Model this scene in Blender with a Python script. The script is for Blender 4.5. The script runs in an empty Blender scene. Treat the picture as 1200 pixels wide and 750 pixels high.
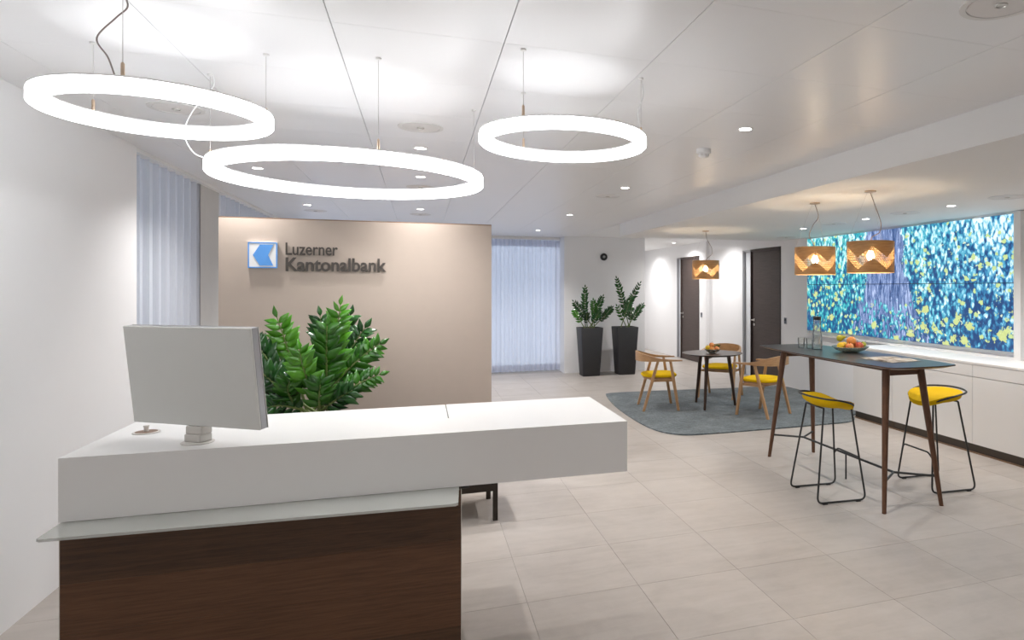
import bpy, bmesh, math, random
from mathutils import Vector, Matrix
R = math.radians
PI = math.pi
random.seed(7)
scene = bpy.context.scene
COL = scene.collection

# ------------------------------------------------------------------ camera
cam_d = bpy.data.cameras.new('camera')
cam = bpy.data.objects.new('camera', cam_d)
COL.objects.link(cam)
cam.location = (0, 0, 1.6162)
cam.rotation_euler = (PI / 2, 0, -0.341293)
cam_d.sensor_fit = 'HORIZONTAL'
cam_d.sensor_width = 36
cam_d.lens = 767.6 * 36 / 1200
cam_d.shift_x = (600 - 765.1) / 1200
cam_d.shift_y = (337.24 - 375) / 1200
cam_d.clip_start = 0.05
scene.camera = cam

# ------------------------------------------------------------------ world, exposure
world = bpy.data.worlds.new('sky')
scene.world = world
world.use_nodes = True
bg = world.node_tree.nodes['Background']
bg.inputs['Color'].default_value = (0.74, 0.82, 1.0, 1)
bg.inputs['Strength'].default_value = 1.2
vs = scene.view_settings
vs.view_transform = 'Standard'
vs.look = 'None'
vs.exposure = 0.74
vs.gamma = 1.0
vs.use_curve_mapping = False

RING_POWER = 6.2       # emission of the ring luminaires
SPOT_POWER = 72.0       # watt of one recessed downlight
LOW_SPOT_POWER = 48.0
PENDANT_POWER = 3.0

# ------------------------------------------------------------------ material helpers
def new_mat(name):
    m = bpy.data.materials.new(name)
    m.use_nodes = True
    nt = m.node_tree
    return m, nt, nt.nodes['Principled BSDF']

def link(nt, a, b):
    nt.links.new(a, b)

def node(nt, t, **kw):
    n = nt.nodes.new(t)
    for k, v in kw.items():
        setattr(n, k, v)
    return n

def math_n(nt, op, a, b=None, c=None):
    n = nt.nodes.new('ShaderNodeMath')
    n.operation = op
    for i, v in enumerate((a, b, c)):
        if v is None:
            continue
        if isinstance(v, (int, float)):
            n.inputs[i].default_value = v
        else:
            nt.links.new(v, n.inputs[i])
    return n.outputs[0]

def mixc(nt, fac, a, b, mode='MIX'):
    n = nt.nodes.new('ShaderNodeMix')
    n.data_type = 'RGBA'
    n.blend_type = mode
    for sock, v in ((n.inputs[0], fac), (n.inputs[6], a), (n.inputs[7], b)):
        if isinstance(v, (int, float)):
            sock.default_value = v
        elif isinstance(v, tuple):
            sock.default_value = (v[0], v[1], v[2], 1)
        else:
            nt.links.new(v, sock)
    return n.outputs[2]

def ramp(nt, fac, stops):
    n = nt.nodes.new('ShaderNodeValToRGB')
    e = n.color_ramp.elements
    while len(e) < len(stops):
        e.new(0.5)
    for el, (p, c) in zip(e, stops):
        el.position = p
        el.color = (c[0], c[1], c[2], 1) if len(c) == 3 else c
    nt.links.new(fac, n.inputs[0])
    return n.outputs[0]

def texco(nt, kind='Object', scale=(1, 1, 1)):
    t = nt.nodes.new('ShaderNodeTexCoord')
    m = nt.nodes.new('ShaderNodeMapping')
    m.inputs['Scale'].default_value = scale
    nt.links.new(t.outputs[kind], m.inputs[0])
    return m.outputs[0]

def worldco(nt, scale=(1, 1, 1)):
    g = nt.nodes.new('ShaderNodeNewGeometry')
    m = nt.nodes.new('ShaderNodeMapping')
    m.inputs['Scale'].default_value = scale
    nt.links.new(g.outputs['Position'], m.inputs[0])
    return m.outputs[0]

def noise(nt, vec, scale=5, detail=4, rough=0.5, out=0, dist=0):
    n = nt.nodes.new('ShaderNodeTexNoise')
    n.inputs['Scale'].default_value = scale
    n.inputs['Detail'].default_value = detail
    n.inputs['Roughness'].default_value = rough
    n.inputs['Distortion'].default_value = dist
    nt.links.new(vec, n.inputs['Vector'])
    return n.outputs[out]

def bump(nt, b, h, strength=0.2, dist=0.01):
    n = nt.nodes.new('ShaderNodeBump')
    n.inputs['Strength'].default_value = strength
    n.inputs['Distance'].default_value = dist
    nt.links.new(h, n.inputs['Height'])
    nt.links.new(n.outputs[0], b.inputs['Normal'])

def plain(name, col, rough=0.5, metal=0.0, var=0.04, scale=8, bmp=0.0, bscale=200, spec=0.5, world_space=False):
    """painted / plastic / metal surface with a faint procedural variation"""
    m, nt, b = new_mat(name)
    co = worldco(nt) if world_space else texco(nt)
    f = noise(nt, co, scale, 3)
    c = mixc(nt, f, tuple(x * (1 - var) for x in col), tuple(min(1, x * (1 + var)) for x in col))
    link(nt, c, b.inputs['Base Color'])
    b.inputs['Roughness'].default_value = rough
    b.inputs['Metallic'].default_value = metal
    b.inputs['Specular IOR Level'].default_value = spec
    if bmp:
        bump(nt, b, noise(nt, co, bscale, 2), bmp, 0.002)
    return m

def wood(name, dark, light, stretch=(1, 14, 14), scale=6, rough=0.45, rand=0.0, spec=0.4):
    m, nt, b = new_mat(name)
    co = texco(nt, 'Object', stretch)
    n1 = noise(nt, co, scale, 6, 0.6, dist=0.4)
    n2 = noise(nt, co, scale * 5, 3, 0.6)
    f = math_n(nt, 'ADD', math_n(nt, 'MULTIPLY', n1, 0.7), math_n(nt, 'MULTIPLY', n2, 0.3))
    c = ramp(nt, f, [(0.3, dark), (0.7, light)])
    if rand:
        oi = nt.nodes.new('ShaderNodeObjectInfo')
        hv = nt.nodes.new('ShaderNodeHueSaturation')
        v = math_n(nt, 'MULTIPLY_ADD', oi.outputs['Random'], rand * 2, 1 - rand)
        link(nt, v, hv.inputs['Value'])
        link(nt, c, hv.inputs['Color'])
        c = hv.outputs[0]
    link(nt, c, b.inputs['Base Color'])
    b.inputs['Roughness'].default_value = rough
    b.inputs['Specular IOR Level'].default_value = spec
    bump(nt, b, n2, 0.05, 0.002)
    return m

def emit(name, col, strength, var=0.0):
    m, nt, b = new_mat(name)
    b.inputs['Base Color'].default_value = (0.8, 0.8, 0.8, 1)
    b.inputs['Emission Color'].default_value = (*col, 1)
    b.inputs['Emission Strength'].default_value = strength
    b.inputs['Roughness'].default_value = 0.4
    return m

def clear(name, tint=(0.985, 0.995, 0.992), gloss=0.12, rough=0.02, haze=0.05, body=(0.8, 0.85, 0.85)):
    """thin clear glass: mostly transmitted light, a fresnel share mirrored"""
    m, nt, b = new_mat(name)
    nt.nodes.remove(b)
    out = nt.nodes['Material Output']
    tr = nt.nodes.new('ShaderNodeBsdfTransparent')
    tr.inputs[0].default_value = (*tint, 1)
    gl = nt.nodes.new('ShaderNodeBsdfGlossy')
    gl.inputs['Roughness'].default_value = rough
    lw = nt.nodes.new('ShaderNodeFresnel')
    lw.inputs['IOR'].default_value = 1.45
    f = math_n(nt, 'MULTIPLY_ADD', lw.outputs[0], 0.85, gloss * 0.3)
    mx = nt.nodes.new('ShaderNodeMixShader')
    link(nt, f, mx.inputs[0]); link(nt, tr.outputs[0], mx.inputs[1]); link(nt, gl.outputs[0], mx.inputs[2])
    df = nt.nodes.new('ShaderNodeBsdfDiffuse'); df.inputs[0].default_value = (*body, 1)
    mb = nt.nodes.new('ShaderNodeMixShader'); mb.inputs[0].default_value = haze
    link(nt, mx.outputs[0], mb.inputs[1]); link(nt, df.outputs[0], mb.inputs[2])
    link(nt, mb.outputs[0], out.inputs[0])
    return m

def fabric_sheer(name, col, transp, transl):
    m, nt, b = new_mat(name)
    nt.nodes.remove(b)
    out = nt.nodes['Material Output']
    co = worldco(nt, (60, 60, 6))
    f = noise(nt, co, 3, 3)
    c = mixc(nt, f, tuple(x * 0.94 for x in col), tuple(min(1, x * 1.04) for x in col))
    d = nt.nodes.new('ShaderNodeBsdfDiffuse'); link(nt, c, d.inputs[0])
    t = nt.nodes.new('ShaderNodeBsdfTranslucent'); link(nt, c, t.inputs[0])
    p = nt.nodes.new('ShaderNodeBsdfTransparent')
    m1 = nt.nodes.new('ShaderNodeMixShader'); m1.inputs[0].default_value = transl
    link(nt, d.outputs[0], m1.inputs[1]); link(nt, t.outputs[0], m1.inputs[2])
    m2 = nt.nodes.new('ShaderNodeMixShader'); m2.inputs[0].default_value = transp
    link(nt, m1.outputs[0], m2.inputs[1]); link(nt, p.outputs[0], m2.inputs[2])
    link(nt, m2.outputs[0], out.inputs[0])
    return m

# ------------------------------------------------------------------ materials
M = {}
M['wall'] = plain('white wall paint', (0.86, 0.86, 0.87), 0.7, var=0.015, scale=3, bmp=0.03, bscale=120, world_space=True)
M['plaster'] = plain('white ceiling plaster', (0.85, 0.85, 0.845), 0.75, var=0.012, scale=2, world_space=True)
M['joint_dark'] = plain('ceiling void', (0.55, 0.55, 0.55), 0.9)
M['panel_metal'] = plain('white lacquered ceiling metal', (0.86, 0.86, 0.87), 0.33, var=0.01, scale=1.3, spec=0.55, world_space=True)
M['grout'] = plain('floor grout', (0.40, 0.36, 0.32), 0.9, var=0.05, scale=20)
M['counter'] = plain('white mineral counter', (0.80, 0.79, 0.775), 0.42, var=0.012, scale=5)
M['white_lacquer'] = plain('white cabinet lacquer', (0.80, 0.795, 0.785), 0.4, var=0.01)
M['dark_gap'] = plain('dark shadow gap', (0.05, 0.045, 0.04), 0.7)
M['bronze'] = plain('bronze plinth strip', (0.07, 0.055, 0.042), 0.4, metal=0.3)
M['bronze_foot'] = plain('brown floor strip', (0.30, 0.20, 0.13), 0.6)
M['veneer'] = wood('dark smoked oak veneer', (0.050, 0.0235, 0.0115), (0.110, 0.054, 0.026), (0.7, 20, 20), 5, 0.42)
M['veneer_red'] = wood('reddish smoked oak veneer', (0.072, 0.031, 0.014), (0.150, 0.070, 0.033), (0.7, 20, 20), 5, 0.42)
M['dark_frame'] = wood('dark stained frame', (0.012, 0.008, 0.005), (0.028, 0.018, 0.011), (1, 12, 12), 8, 0.5)
M['partition'] = plain('taupe partition fabric', (0.46, 0.385, 0.33), 0.55, var=0.025, scale=14, bmp=0.05, bscale=400)
M['partition_edge'] = plain('bronze edge strip', (0.22, 0.13, 0.08), 0.45)
M['letter'] = plain('dark bronze letters', (0.055, 0.045, 0.038), 0.5, var=0.08)
M['letter_side'] = M['letter']
M['logo_white'] = plain('white enamel', (0.82, 0.82, 0.82), 0.35)
M['logo_blue'] = plain('sky blue enamel', (0.10, 0.33, 0.78), 0.4)
M['monitor_back'] = plain('glossy white monitor shell', (0.68, 0.68, 0.65), 0.18, var=0.01)
M['monitor_metal'] = plain('brushed aluminium', (0.42, 0.42, 0.44), 0.35, metal=0.9, var=0.05)
M['screen_off'] = plain('black display glass', (0.015, 0.015, 0.018), 0.1)
M['stand'] = plain('pale satin stand', (0.62, 0.59, 0.55), 0.4, metal=0.1)
M['ring'] = emit('ring light diffuser', (0.965, 0.98, 1.0), RING_POWER)
M['steel'] = plain('satin steel', (0.55, 0.53, 0.50), 0.3, metal=1.0)
M['brass'] = plain('warm satin brass', (0.62, 0.48, 0.36), 0.35, metal=0.9)
M['wire'] = plain('thin steel wire', (0.60, 0.58, 0.57), 0.4, metal=0.6)
M['cable'] = plain('grey brown cable', (0.30, 0.25, 0.23), 0.5)
M['cable_white'] = plain('white cable', (0.8, 0.8, 0.8), 0.5)
M['black_metal'] = plain('black powder coat', (0.018, 0.019, 0.019), 0.42, var=0.1)
M['walnut'] = wood('walnut', (0.075, 0.034, 0.017), (0.16, 0.075, 0.040), (10, 10, 1.0), 7, 0.42)
M['walnut_flat'] = wood('walnut rail', (0.075, 0.034, 0.017), (0.15, 0.072, 0.038), (2, 2, 14), 7, 0.42)
M['linoleum'] = plain('anthracite linoleum top', (0.034, 0.037, 0.042), 0.30, var=0.06, scale=30, spec=0.6)
M['dark_walnut'] = wood('dark walnut', (0.026, 0.013, 0.008), (0.060, 0.031, 0.019), (10, 10, 1.0), 7, 0.4)
M['oak'] = wood('oiled oak', (0.36, 0.20, 0.095), (0.56, 0.34, 0.175), (9, 9, 1.6), 6, 0.5)
M['oak_band'] = wood('oiled oak band', (0.36, 0.20, 0.095), (0.55, 0.335, 0.17), (3, 3, 16), 5, 0.5)
M['yellow'] = plain('mustard yellow wool', (0.72, 0.46, 0.004), 0.85, var=0.08, scale=60, bmp=0.25, bscale=500, spec=0.15)
M['planter'] = plain('anthracite planter', (0.030, 0.030, 0.033), 0.55, var=0.15, scale=50, bmp=0.12, bscale=300)
M['soil'] = plain('dark soil with pale gravel', (0.16, 0.15, 0.14), 0.9, var=0.6, scale=60, bmp=0.6, bscale=120)
M['door'] = wood('dark grey brown door veneer', (0.040, 0.026, 0.022), (0.075, 0.052, 0.046), (1, 1.0, 22), 4, 0.5)
M['door_frame'] = wood('dark door edge', (0.030, 0.020, 0.017), (0.060, 0.042, 0.036), (1, 22, 1), 4, 0.5)
M['black_plastic'] = plain('black plastic', (0.02, 0.02, 0.022), 0.4)
M['switch'] = plain('grey blue switch', (0.10, 0.12, 0.16), 0.4)
M['switch_rim'] = plain('silver switch rim', (0.55, 0.56, 0.58), 0.35, metal=0.7)
M['vent'] = plain('pale grey vent', (0.76, 0.74, 0.73), 0.55)
M['vent_rim'] = plain('vent rim', (0.74, 0.73, 0.72), 0.5)
M['spot'] = emit('downlight lens', (1.0, 0.96, 0.90), 14)
M['bulb'] = emit('warm bulb', (1.0, 0.86, 0.64), 60)
M['glass'] = clear('clear glass')
M['glass_green'] = clear('greenish bowl glass', (0.965, 0.99, 0.985), 0.25, haze=0.14, body=(0.55, 0.75, 0.74))
M['window_glass'] = clear('window glass', (0.92, 0.95, 0.97), 0.2)
M['water'] = clear('water', (0.97, 0.985, 0.99), 0.3)
M['curtain_side'] = fabric_sheer('grey blue curtain', (0.72, 0.735, 0.77), 0.02, 0.28)
M['curtain_sheer'] = fabric_sheer('sheer white curtain', (0.84, 0.85, 0.90), 0.10, 0.62)
M['column'] = plain('grey window column', (0.62, 0.61, 0.59), 0.6)
M['frosted_white'] = plain('white frosted pane', (0.70, 0.73, 0.76), 0.25)

def frosted_shelf():
    m, nt, b = new_mat('satin glass shelf')
    b.inputs['Base Color'].default_value = (0.62, 0.63, 0.60, 1)
    f = noise(nt, texco(nt), 4, 2)
    link(nt, mixc(nt, f, (0.60, 0.61, 0.575), (0.66, 0.665, 0.63)), b.inputs['Base Color'])
    b.inputs['Roughness'].default_value = 0.22
    b.inputs['Transmission Weight'].default_value = 0.25
    b.inputs['Alpha'].default_value = 0.82
    return m
M['shelf_glass'] = frosted_shelf()

def tile_mat():
    m, nt, b = new_mat('beige stoneware tile')
    w = worldco(nt)
    n1 = noise(nt, w, 1.6, 6, 0.62, dist=0.6)
    n2 = noise(nt, w, 9, 6, 0.7, dist=0.3)
    w2 = worldco(nt, (1, 5, 1))
    n3 = noise(nt, w2, 2.3, 5, 0.6, dist=0.5)
    f = math_n(nt, 'ADD', math_n(nt, 'ADD', math_n(nt, 'MULTIPLY', n1, 0.45), math_n(nt, 'MULTIPLY', n2, 0.25)), math_n(nt, 'MULTIPLY', n3, 0.30))
    c = ramp(nt, f, [(0.33, (0.335, 0.298, 0.268)), (0.50, (0.410, 0.370, 0.338)), (0.68, (0.470, 0.430, 0.397))])
    oi = nt.nodes.new('ShaderNodeObjectInfo')
    hv = nt.nodes.new('ShaderNodeHueSaturation')
    link(nt, math_n(nt, 'MULTIPLY_ADD', oi.outputs['Random'], 0.09, 0.955), hv.inputs['Value'])
    link(nt, c, hv.inputs['Color'])
    link(nt, hv.outputs[0], b.inputs['Base Color'])
    link(nt, math_n(nt, 'MULTIPLY_ADD', n2, 0.2, 0.30), b.inputs['Roughness'])
    b.inputs['Specular IOR Level'].default_value = 0.4
    bump(nt, b, n2, 0.04, 0.002)
    return m
M['tile'] = tile_mat()

def rug_mat():
    m, nt, b = new_mat('blue grey rug pile')
    w = worldco(nt)
    n1 = noise(nt, w, 3.0, 5, 0.65)
    n2 = noise(nt, w, 30, 5, 0.75)
    f = math_n(nt, 'ADD', math_n(nt, 'MULTIPLY', n1, 0.4), math_n(nt, 'MULTIPLY', n2, 0.6))
    c = ramp(nt, f, [(0.36, (0.035, 0.046, 0.053)), (0.50, (0.090, 0.112, 0.122)), (0.66, (0.22, 0.255, 0.265))])
    link(nt, c, b.inputs['Base Color'])
    b.inputs['Roughness'].default_value = 0.95
    b.inputs['Specular IOR Level'].default_value = 0.1
    b.inputs['Sheen Weight'].default_value = 0.3
    bump(nt, b, n2, 0.9, 0.01)
    return m
M['rug'] = rug_mat()

def leaf_mat(name, c1, c2):
    m, nt, b = new_mat(name)
    oi = nt.nodes.new('ShaderNodeObjectInfo')
    n = noise(nt, texco(nt), 25, 3)
    f = math_n(nt, 'ADD', math_n(nt, 'MULTIPLY', oi.outputs['Random'], 0.7), math_n(nt, 'MULTIPLY', n, 0.3))
    c = mixc(nt, f, c1, c2)
    link(nt, c, b.inputs['Base Color'])
    b.inputs['Roughness'].default_value = 0.17
    b.inputs['Specular IOR Level'].default_value = 0.6
    return m
M['leaf_light'] = leaf_mat('fresh green leaf', (0.035, 0.17, 0.010), (0.12, 0.37, 0.025))
M['leaf_mid'] = leaf_mat('green leaf', (0.014, 0.08, 0.008), (0.05, 0.19, 0.016))
M['leaf_dark'] = leaf_mat('dark green leaf', (0.008, 0.042, 0.010), (0.025, 0.105, 0.020))
M['stem_mat'] = plain('plant stem', (0.12, 0.17, 0.04), 0.5, var=0.2, scale=30)
M['pot'] = plain('dark grey plant pot', (0.05, 0.05, 0.055), 0.5)

def veneer_shade():
    """wooden shade with a zigzag band of small punched holes"""
    m, nt, b = new_mat('perforated wood shade')
    out = nt.nodes['Material Output']
    tc = nt.nodes.new('ShaderNodeTexCoord')
    sx = nt.nodes.new('ShaderNodeSeparateXYZ')
    link(nt, tc.outputs['Object'], sx.inputs[0])
    ang = math_n(nt, 'ARCTAN2', sx.outputs[1], sx.outputs[0])
    u = math_n(nt, 'MULTIPLY', ang, 5 / (2 * PI))            # five zigzag teeth round the shade
    tri = math_n(nt, 'PINGPONG', math_n(nt, 'ADD', u, 40.2), 0.5)   # 0..0.5
    zc = math_n(nt, 'MULTIPLY_ADD', tri, 0.17, -0.052)
    d = math_n(nt, 'ABSOLUTE', math_n(nt, 'SUBTRACT', math_n(nt, 'SUBTRACT', sx.outputs[2], 0.125), zc))
    band = math_n(nt, 'LESS_THAN', d, 0.046)
    # hole lattice
    pu = math_n(nt, 'MULTIPLY', ang, 0.1825 / 0.0135)
    pv = math_n(nt, 'MULTIPLY', sx.outputs[2], 1 / 0.0135)
    row = math_n(nt, 'FLOOR', pv)
    off = math_n(nt, 'MULTIPLY', math_n(nt, 'MODULO', math_n(nt, 'ADD', row, 100.0), 2.0), 0.5)
    fu = math_n(nt, 'SUBTRACT', math_n(nt, 'FRACT', math_n(nt, 'ADD', math_n(nt, 'ADD', pu, off), 100.0)), 0.5)
    fv = math_n(nt, 'SUBTRACT', math_n(nt, 'FRACT', pv), 0.5)
    rr = math_n(nt, 'ADD', math_n(nt, 'MULTIPLY', fu, fu), math_n(nt, 'MULTIPLY', fv, fv))
    hole = math_n(nt, 'MULTIPLY', math_n(nt, 'LESS_THAN', rr, 0.125), band)
    mp = nt.nodes.new('ShaderNodeMapping'); mp.inputs['Scale'].default_value = (3, 3, 60)
    link(nt, tc.outputs['Object'], mp.inputs[0])
    g = noise(nt, mp.outputs[0], 3, 5, 0.6)
    c = ramp(nt, g, [(0.3, (0.40, 0.24, 0.10)), (0.7, (0.62, 0.41, 0.19))])
    link(nt, c, b.inputs['Base Color'])
    b.inputs['Roughness'].default_value = 0.5
    tl = nt.nodes.new('ShaderNodeBsdfTranslucent')
    link(nt, c, tl.inputs[0])
    mx0 = nt.nodes.new('ShaderNodeMixShader'); mx0.inputs[0].default_value = 0.22
    link(nt, b.outputs[0], mx0.inputs[1]); link(nt, tl.outputs[0], mx0.inputs[2])
    tr = nt.nodes.new('ShaderNodeBsdfTransparent')
    mx = nt.nodes.new('ShaderNodeMixShader')
    link(nt, hole, mx.inputs[0]); link(nt, mx0.outputs[0], mx.inputs[1]); link(nt, tr.outputs[0], mx.inputs[2])
    link(nt, mx.outputs[0], out.inputs[0])
    return m
M['shade'] = veneer_shade()

def picture_mat():
    """the picture shown on the displays: tree trunk standing in a flowering meadow"""
    m, nt, b = new_mat('meadow picture on display')
    g = nt.nodes.new('ShaderNodeNewGeometry')
    sp = nt.nodes.new('ShaderNodeSeparateXYZ')
    link(nt, g.outputs['Position'], sp.inputs[0])
    Y, Z = sp.outputs[1], sp.outputs[2]
    w = worldco(nt, (1, 1, 1))
    wn = noise(nt, w, 4, 3, out=1)
    # leaves: two scales of stretched cells
    def cells(scale, sc=(1, 1, 1), rnd=1.0, rot=0.0):
        v = nt.nodes.new('ShaderNodeTexVoronoi')
        v.inputs['Scale'].default_value = scale
        v.inputs['Randomness'].default_value = rnd
        mp = nt.nodes.new('ShaderNodeMapping'); mp.inputs['Scale'].default_value = sc; mp.inputs['Rotation'].default_value = (rot, 0, 0)
        link(nt, g.outputs['Position'], mp.inputs[0])
        mxv = nt.nodes.new('ShaderNodeVectorMath'); mxv.operation = 'MULTIPLY_ADD'
        link(nt, wn, mxv.inputs[0]); mxv.inputs[1].default_value = (0.1, 0.1, 0.1)
        link(nt, mp.outputs[0], mxv.inputs[2])
        link(nt, mxv.outputs[0], v.inputs['Vector'])
        sc_ = nt.nodes.new('ShaderNodeSeparateColor')
        link(nt, v.outputs['Color'], sc_.inputs[0])
        return v.outputs['Distance'], sc_.outputs[0], sc_.outputs[1]
    d1, a1, b1 = cells(18, (1, 1.45, 0.85), 1.0, 0.6)
    d2, a2, b2 = cells(22, (1, 1.4, 0.8), 1.0, -0.9)
    n1 = noise(nt, worldco(nt, (1, 1.5, 1.0)), 6, 5, 0.62, dist=1.2)
    n2 = noise(nt, worldco(nt), 1.4, 3, 0.6)
    f = math_n(nt, 'ADD', math_n(nt, 'MULTIPLY', a1, 0.30), math_n(nt, 'ADD', math_n(nt, 'ADD', math_n(nt, 'MULTIPLY', a2, 0.26), math_n(nt, 'MULTIPLY', d1, -0.38)), math_n(nt, 'MULTIPLY', n1, 0.95)))
    # brighter towards the top of the picture, deeper blue at the foot (that is the picture itself)
    hi = math_n(nt, 'MULTIPLY_ADD', Z, 0.20, -0.49)
    f = math_n(nt, 'ADD', f, hi)
    f = math_n(nt, 'MULTIPLY_ADD', math_n(nt, 'SUBTRACT', f, 0.5), 1.3, 0.60)
    leaf = ramp(nt, f, [(0.26, (0.010, 0.045, 0.16)), (0.42, (0.025, 0.14, 0.34)), (0.55, (0.07, 0.30, 0.52)), (0.68, (0.22, 0.52, 0.74)), (0.86, (0.72, 0.88, 1.0))])
    leafg = ramp(nt, f, [(0.26, (0.006, 0.07, 0.20)), (0.42, (0.012, 0.20, 0.34)), (0.56, (0.03, 0.44, 0.46)), (0.70, (0.16, 0.60, 0.62)), (0.90, (0.70, 0.92, 0.98))])
    gsel = math_n(nt, 'MULTIPLY_ADD', Y, 0.32, -1.62)
    gsel = math_n(nt, 'ADD', gsel, math_n(nt, 'MULTIPLY', n2, 0.35))
    n = nt.nodes.new('ShaderNodeClamp'); link(nt, gsel, n.inputs[0])
    col = mixc(nt, n.outputs[0], leaf, leafg)
    # trunk
    zz = math_n(nt, 'SUBTRACT', 2.36, Z)
    flare = math_n(nt, 'MULTIPLY_ADD', math_n(nt, 'POWER', math_n(nt, 'MAXIMUM', math_n(nt, 'DIVIDE', zz, 1.4), 0.0), 3.0), 0.45, 0.36)
    tw = math_n(nt, 'MULTIPLY', math_n(nt, 'SUBTRACT', noise(nt, worldco(nt, (1, 1, 0.8)), 5.0, 6, 0.7), 0.5), 0.55)
    tc_ = math_n(nt, 'MULTIPLY_ADD', zz, -0.06, 6.95)
    td = math_n(nt, 'ADD', math_n(nt, 'ABSOLUTE', math_n(nt, 'SUBTRACT', Y, tc_)), tw)
    tmask = math_n(nt, 'LESS_THAN', td, flare)
    bark = noise(nt, worldco(nt, (1, 4.2, 0.7)), 4.2, 9, 0.78, dist=1.6)
    bark = math_n(nt, 'MULTIPLY_ADD', math_n(nt, 'SUBTRACT', bark, 0.5), 1.7, 0.5)
    barkc = ramp(nt, bark, [(0.34, (0.02, 0.055, 0.17)), (0.46, (0.085, 0.15, 0.33)), (0.56, (0.22, 0.30, 0.54)), (0.68, (0.50, 0.58, 0.82))])
    # undergrowth covers the foot of the trunk
    cover = math_n(nt, 'LESS_THAN', math_n(nt, 'ADD', Z, math_n(nt, 'MULTIPLY', a1, -0.75)), 0.78)
    tmask = math_n(nt, 'MULTIPLY', tmask, math_n(nt, 'SUBTRACT', 1.0, cover))
    col = mixc(nt, tmask, col, barkc)
    # flowers
    for scale, thr, sel, fc in ((6.0, 0.30, 0.40, (0.60, 0.68, 0.27)), (10, 0.30, 0.52, (0.56, 0.70, 0.30)), (16, 0.28, 0.62, (0.70, 0.80, 0.58))):
        d, a, bb = cells(scale, (1, 1, 1.15))
        pet = noise(nt, worldco(nt), 34, 3)
        dd = math_n(nt, 'ADD', d, math_n(nt, 'MULTIPLY', math_n(nt, 'SUBTRACT', pet, 0.5), 0.75))
        k = math_n(nt, 'MULTIPLY', math_n(nt, 'LESS_THAN', dd, thr), math_n(nt, 'GREATER_THAN', a, sel))
        if scale > 7:
            k = math_n(nt, 'MULTIPLY', k, math_n(nt, 'SUBTRACT', 1.0, tmask))
        else:
            k = math_n(nt, 'MULTIPLY', k, math_n(nt, 'LESS_THAN', math_n(nt, 'MULTIPLY_ADD', bb, 0.6, Z), 1.75))
        col = mixc(nt, k, col, mixc(nt, math_n(nt, 'MULTIPLY', pet, 1.2), tuple(x * 0.75 for x in fc), fc))
    b.inputs['Base Color'].default_value = (0.01, 0.01, 0.01, 1)
    b.inputs['Roughness'].default_value = 0.3
    link(nt, col, b.inputs['Emission Color'])
    b.inputs['Emission Strength'].default_value = 0.78
    return m
M['picture'] = picture_mat()

def fruit_mat(name, c1, c2, scale=6):
    m, nt, b = new_mat(name)
    n = noise(nt, texco(nt), scale * 3, 4, 0.6)
    c = ramp(nt, n, [(0.38, c1), (0.62, c2)])
    link(nt, c, b.inputs['Base Color'])
    b.inputs['Roughness'].default_value = 0.35
    return m
M['lemon'] = fruit_mat('lemon skin', (0.78, 0.52, 0.02), (0.88, 0.62, 0.04))
M['peach'] = fruit_mat('peach skin', (0.75, 0.16, 0.05), (0.86, 0.44, 0.15))
M['orange'] = fruit_mat('apricot orange skin', (0.80, 0.28, 0.06), (0.85, 0.42, 0.13))
M['apple'] = fruit_mat('red apple skin', (0.42, 0.02, 0.03), (0.68, 0.22, 0.10))
M['green_apple'] = fruit_mat('green apple skin', (0.35, 0.45, 0.04), (0.50, 0.56, 0.10))
M['pear'] = fruit_mat('pear skin', (0.36, 0.40, 0.02), (0.55, 0.52, 0.05))
M['avocado'] = fruit_mat('dark green fruit skin', (0.05, 0.07, 0.01), (0.22, 0.26, 0.03))
M['fruit_stem'] = plain('fruit stem', (0.06, 0.035, 0.015), 0.7)

def page_mat():
    m, nt, b = new_mat('printed magazine page')
    tc = nt.nodes.new('ShaderNodeTexCoord')
    n = noise(nt, tc.outputs['Object'], 9, 4, 0.6)
    c = ramp(nt, n, [(0.38, (0.30, 0.24, 0.18)), (0.5, (0.55, 0.48, 0.40)), (0.62, (0.72, 0.68, 0.62))])
    link(nt, c, b.inputs['Base Color'])
    b.inputs['Roughness'].default_value = 0.4
    return m
M['page'] = page_mat()

# ------------------------------------------------------------------ mesh helpers
def obj(name, bm, mat, parent=None, smooth=False, loc=None, rot=None):
    me = bpy.data.meshes.new(name)
    bmesh.ops.recalc_face_normals(bm, faces=bm.faces)
    bm.to_mesh(me)
    bm.free()
    if smooth:
        for p in me.polygons:
            p.use_smooth = True
        try:
            me.set_sharp_from_angle(angle=R(38))
        except Exception:
            pass
    me.materials.append(M[mat] if isinstance(mat, str) else mat)
    o = bpy.data.objects.new(name, me)
    COL.objects.link(o)
    if parent:
        o.parent = parent
    if loc:
        o.location = loc
    if rot:
        o.rotation_euler = rot
    return o

def inst(name, mesh, parent=None, loc=(0, 0, 0), rot=None, scale=None):
    o = bpy.data.objects.new(name, mesh)
    COL.objects.link(o)
    if parent:
        o.parent = parent
    o.location = loc
    if rot:
        o.rotation_euler = rot
    if scale:
        o.scale = scale
    return o

def tag(o, label=None, cat=None, group=None, kind=None):
    if label: o['label'] = label
    if cat: o['category'] = cat
    if group: o['group'] = group
    if kind: o['kind'] = kind
    return o

def thing(name, label, cat, loc=(0, 0, 0), rz=0.0, group=None):
    o = bpy.data.objects.new(name, None)
    COL.objects.link(o)
    o.location = loc
    o.rotation_euler = (0, 0, rz)
    o.empty_display_size = 0.1
    return tag(o, label, cat, group)

def struct(name, bm, mat, parent=None, smooth=False):
    o = obj(name, bm, mat, parent, smooth)
    if parent is None:
        o['kind'] = 'structure'
    return o

def copy_tree(o, parent=None):
    c = o.copy()
    COL.objects.link(c)
    if parent:
        c.parent = parent
    for ch in list(o.children):
        copy_tree(ch, c)
    return c

def B():
    return bmesh.new()

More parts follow.
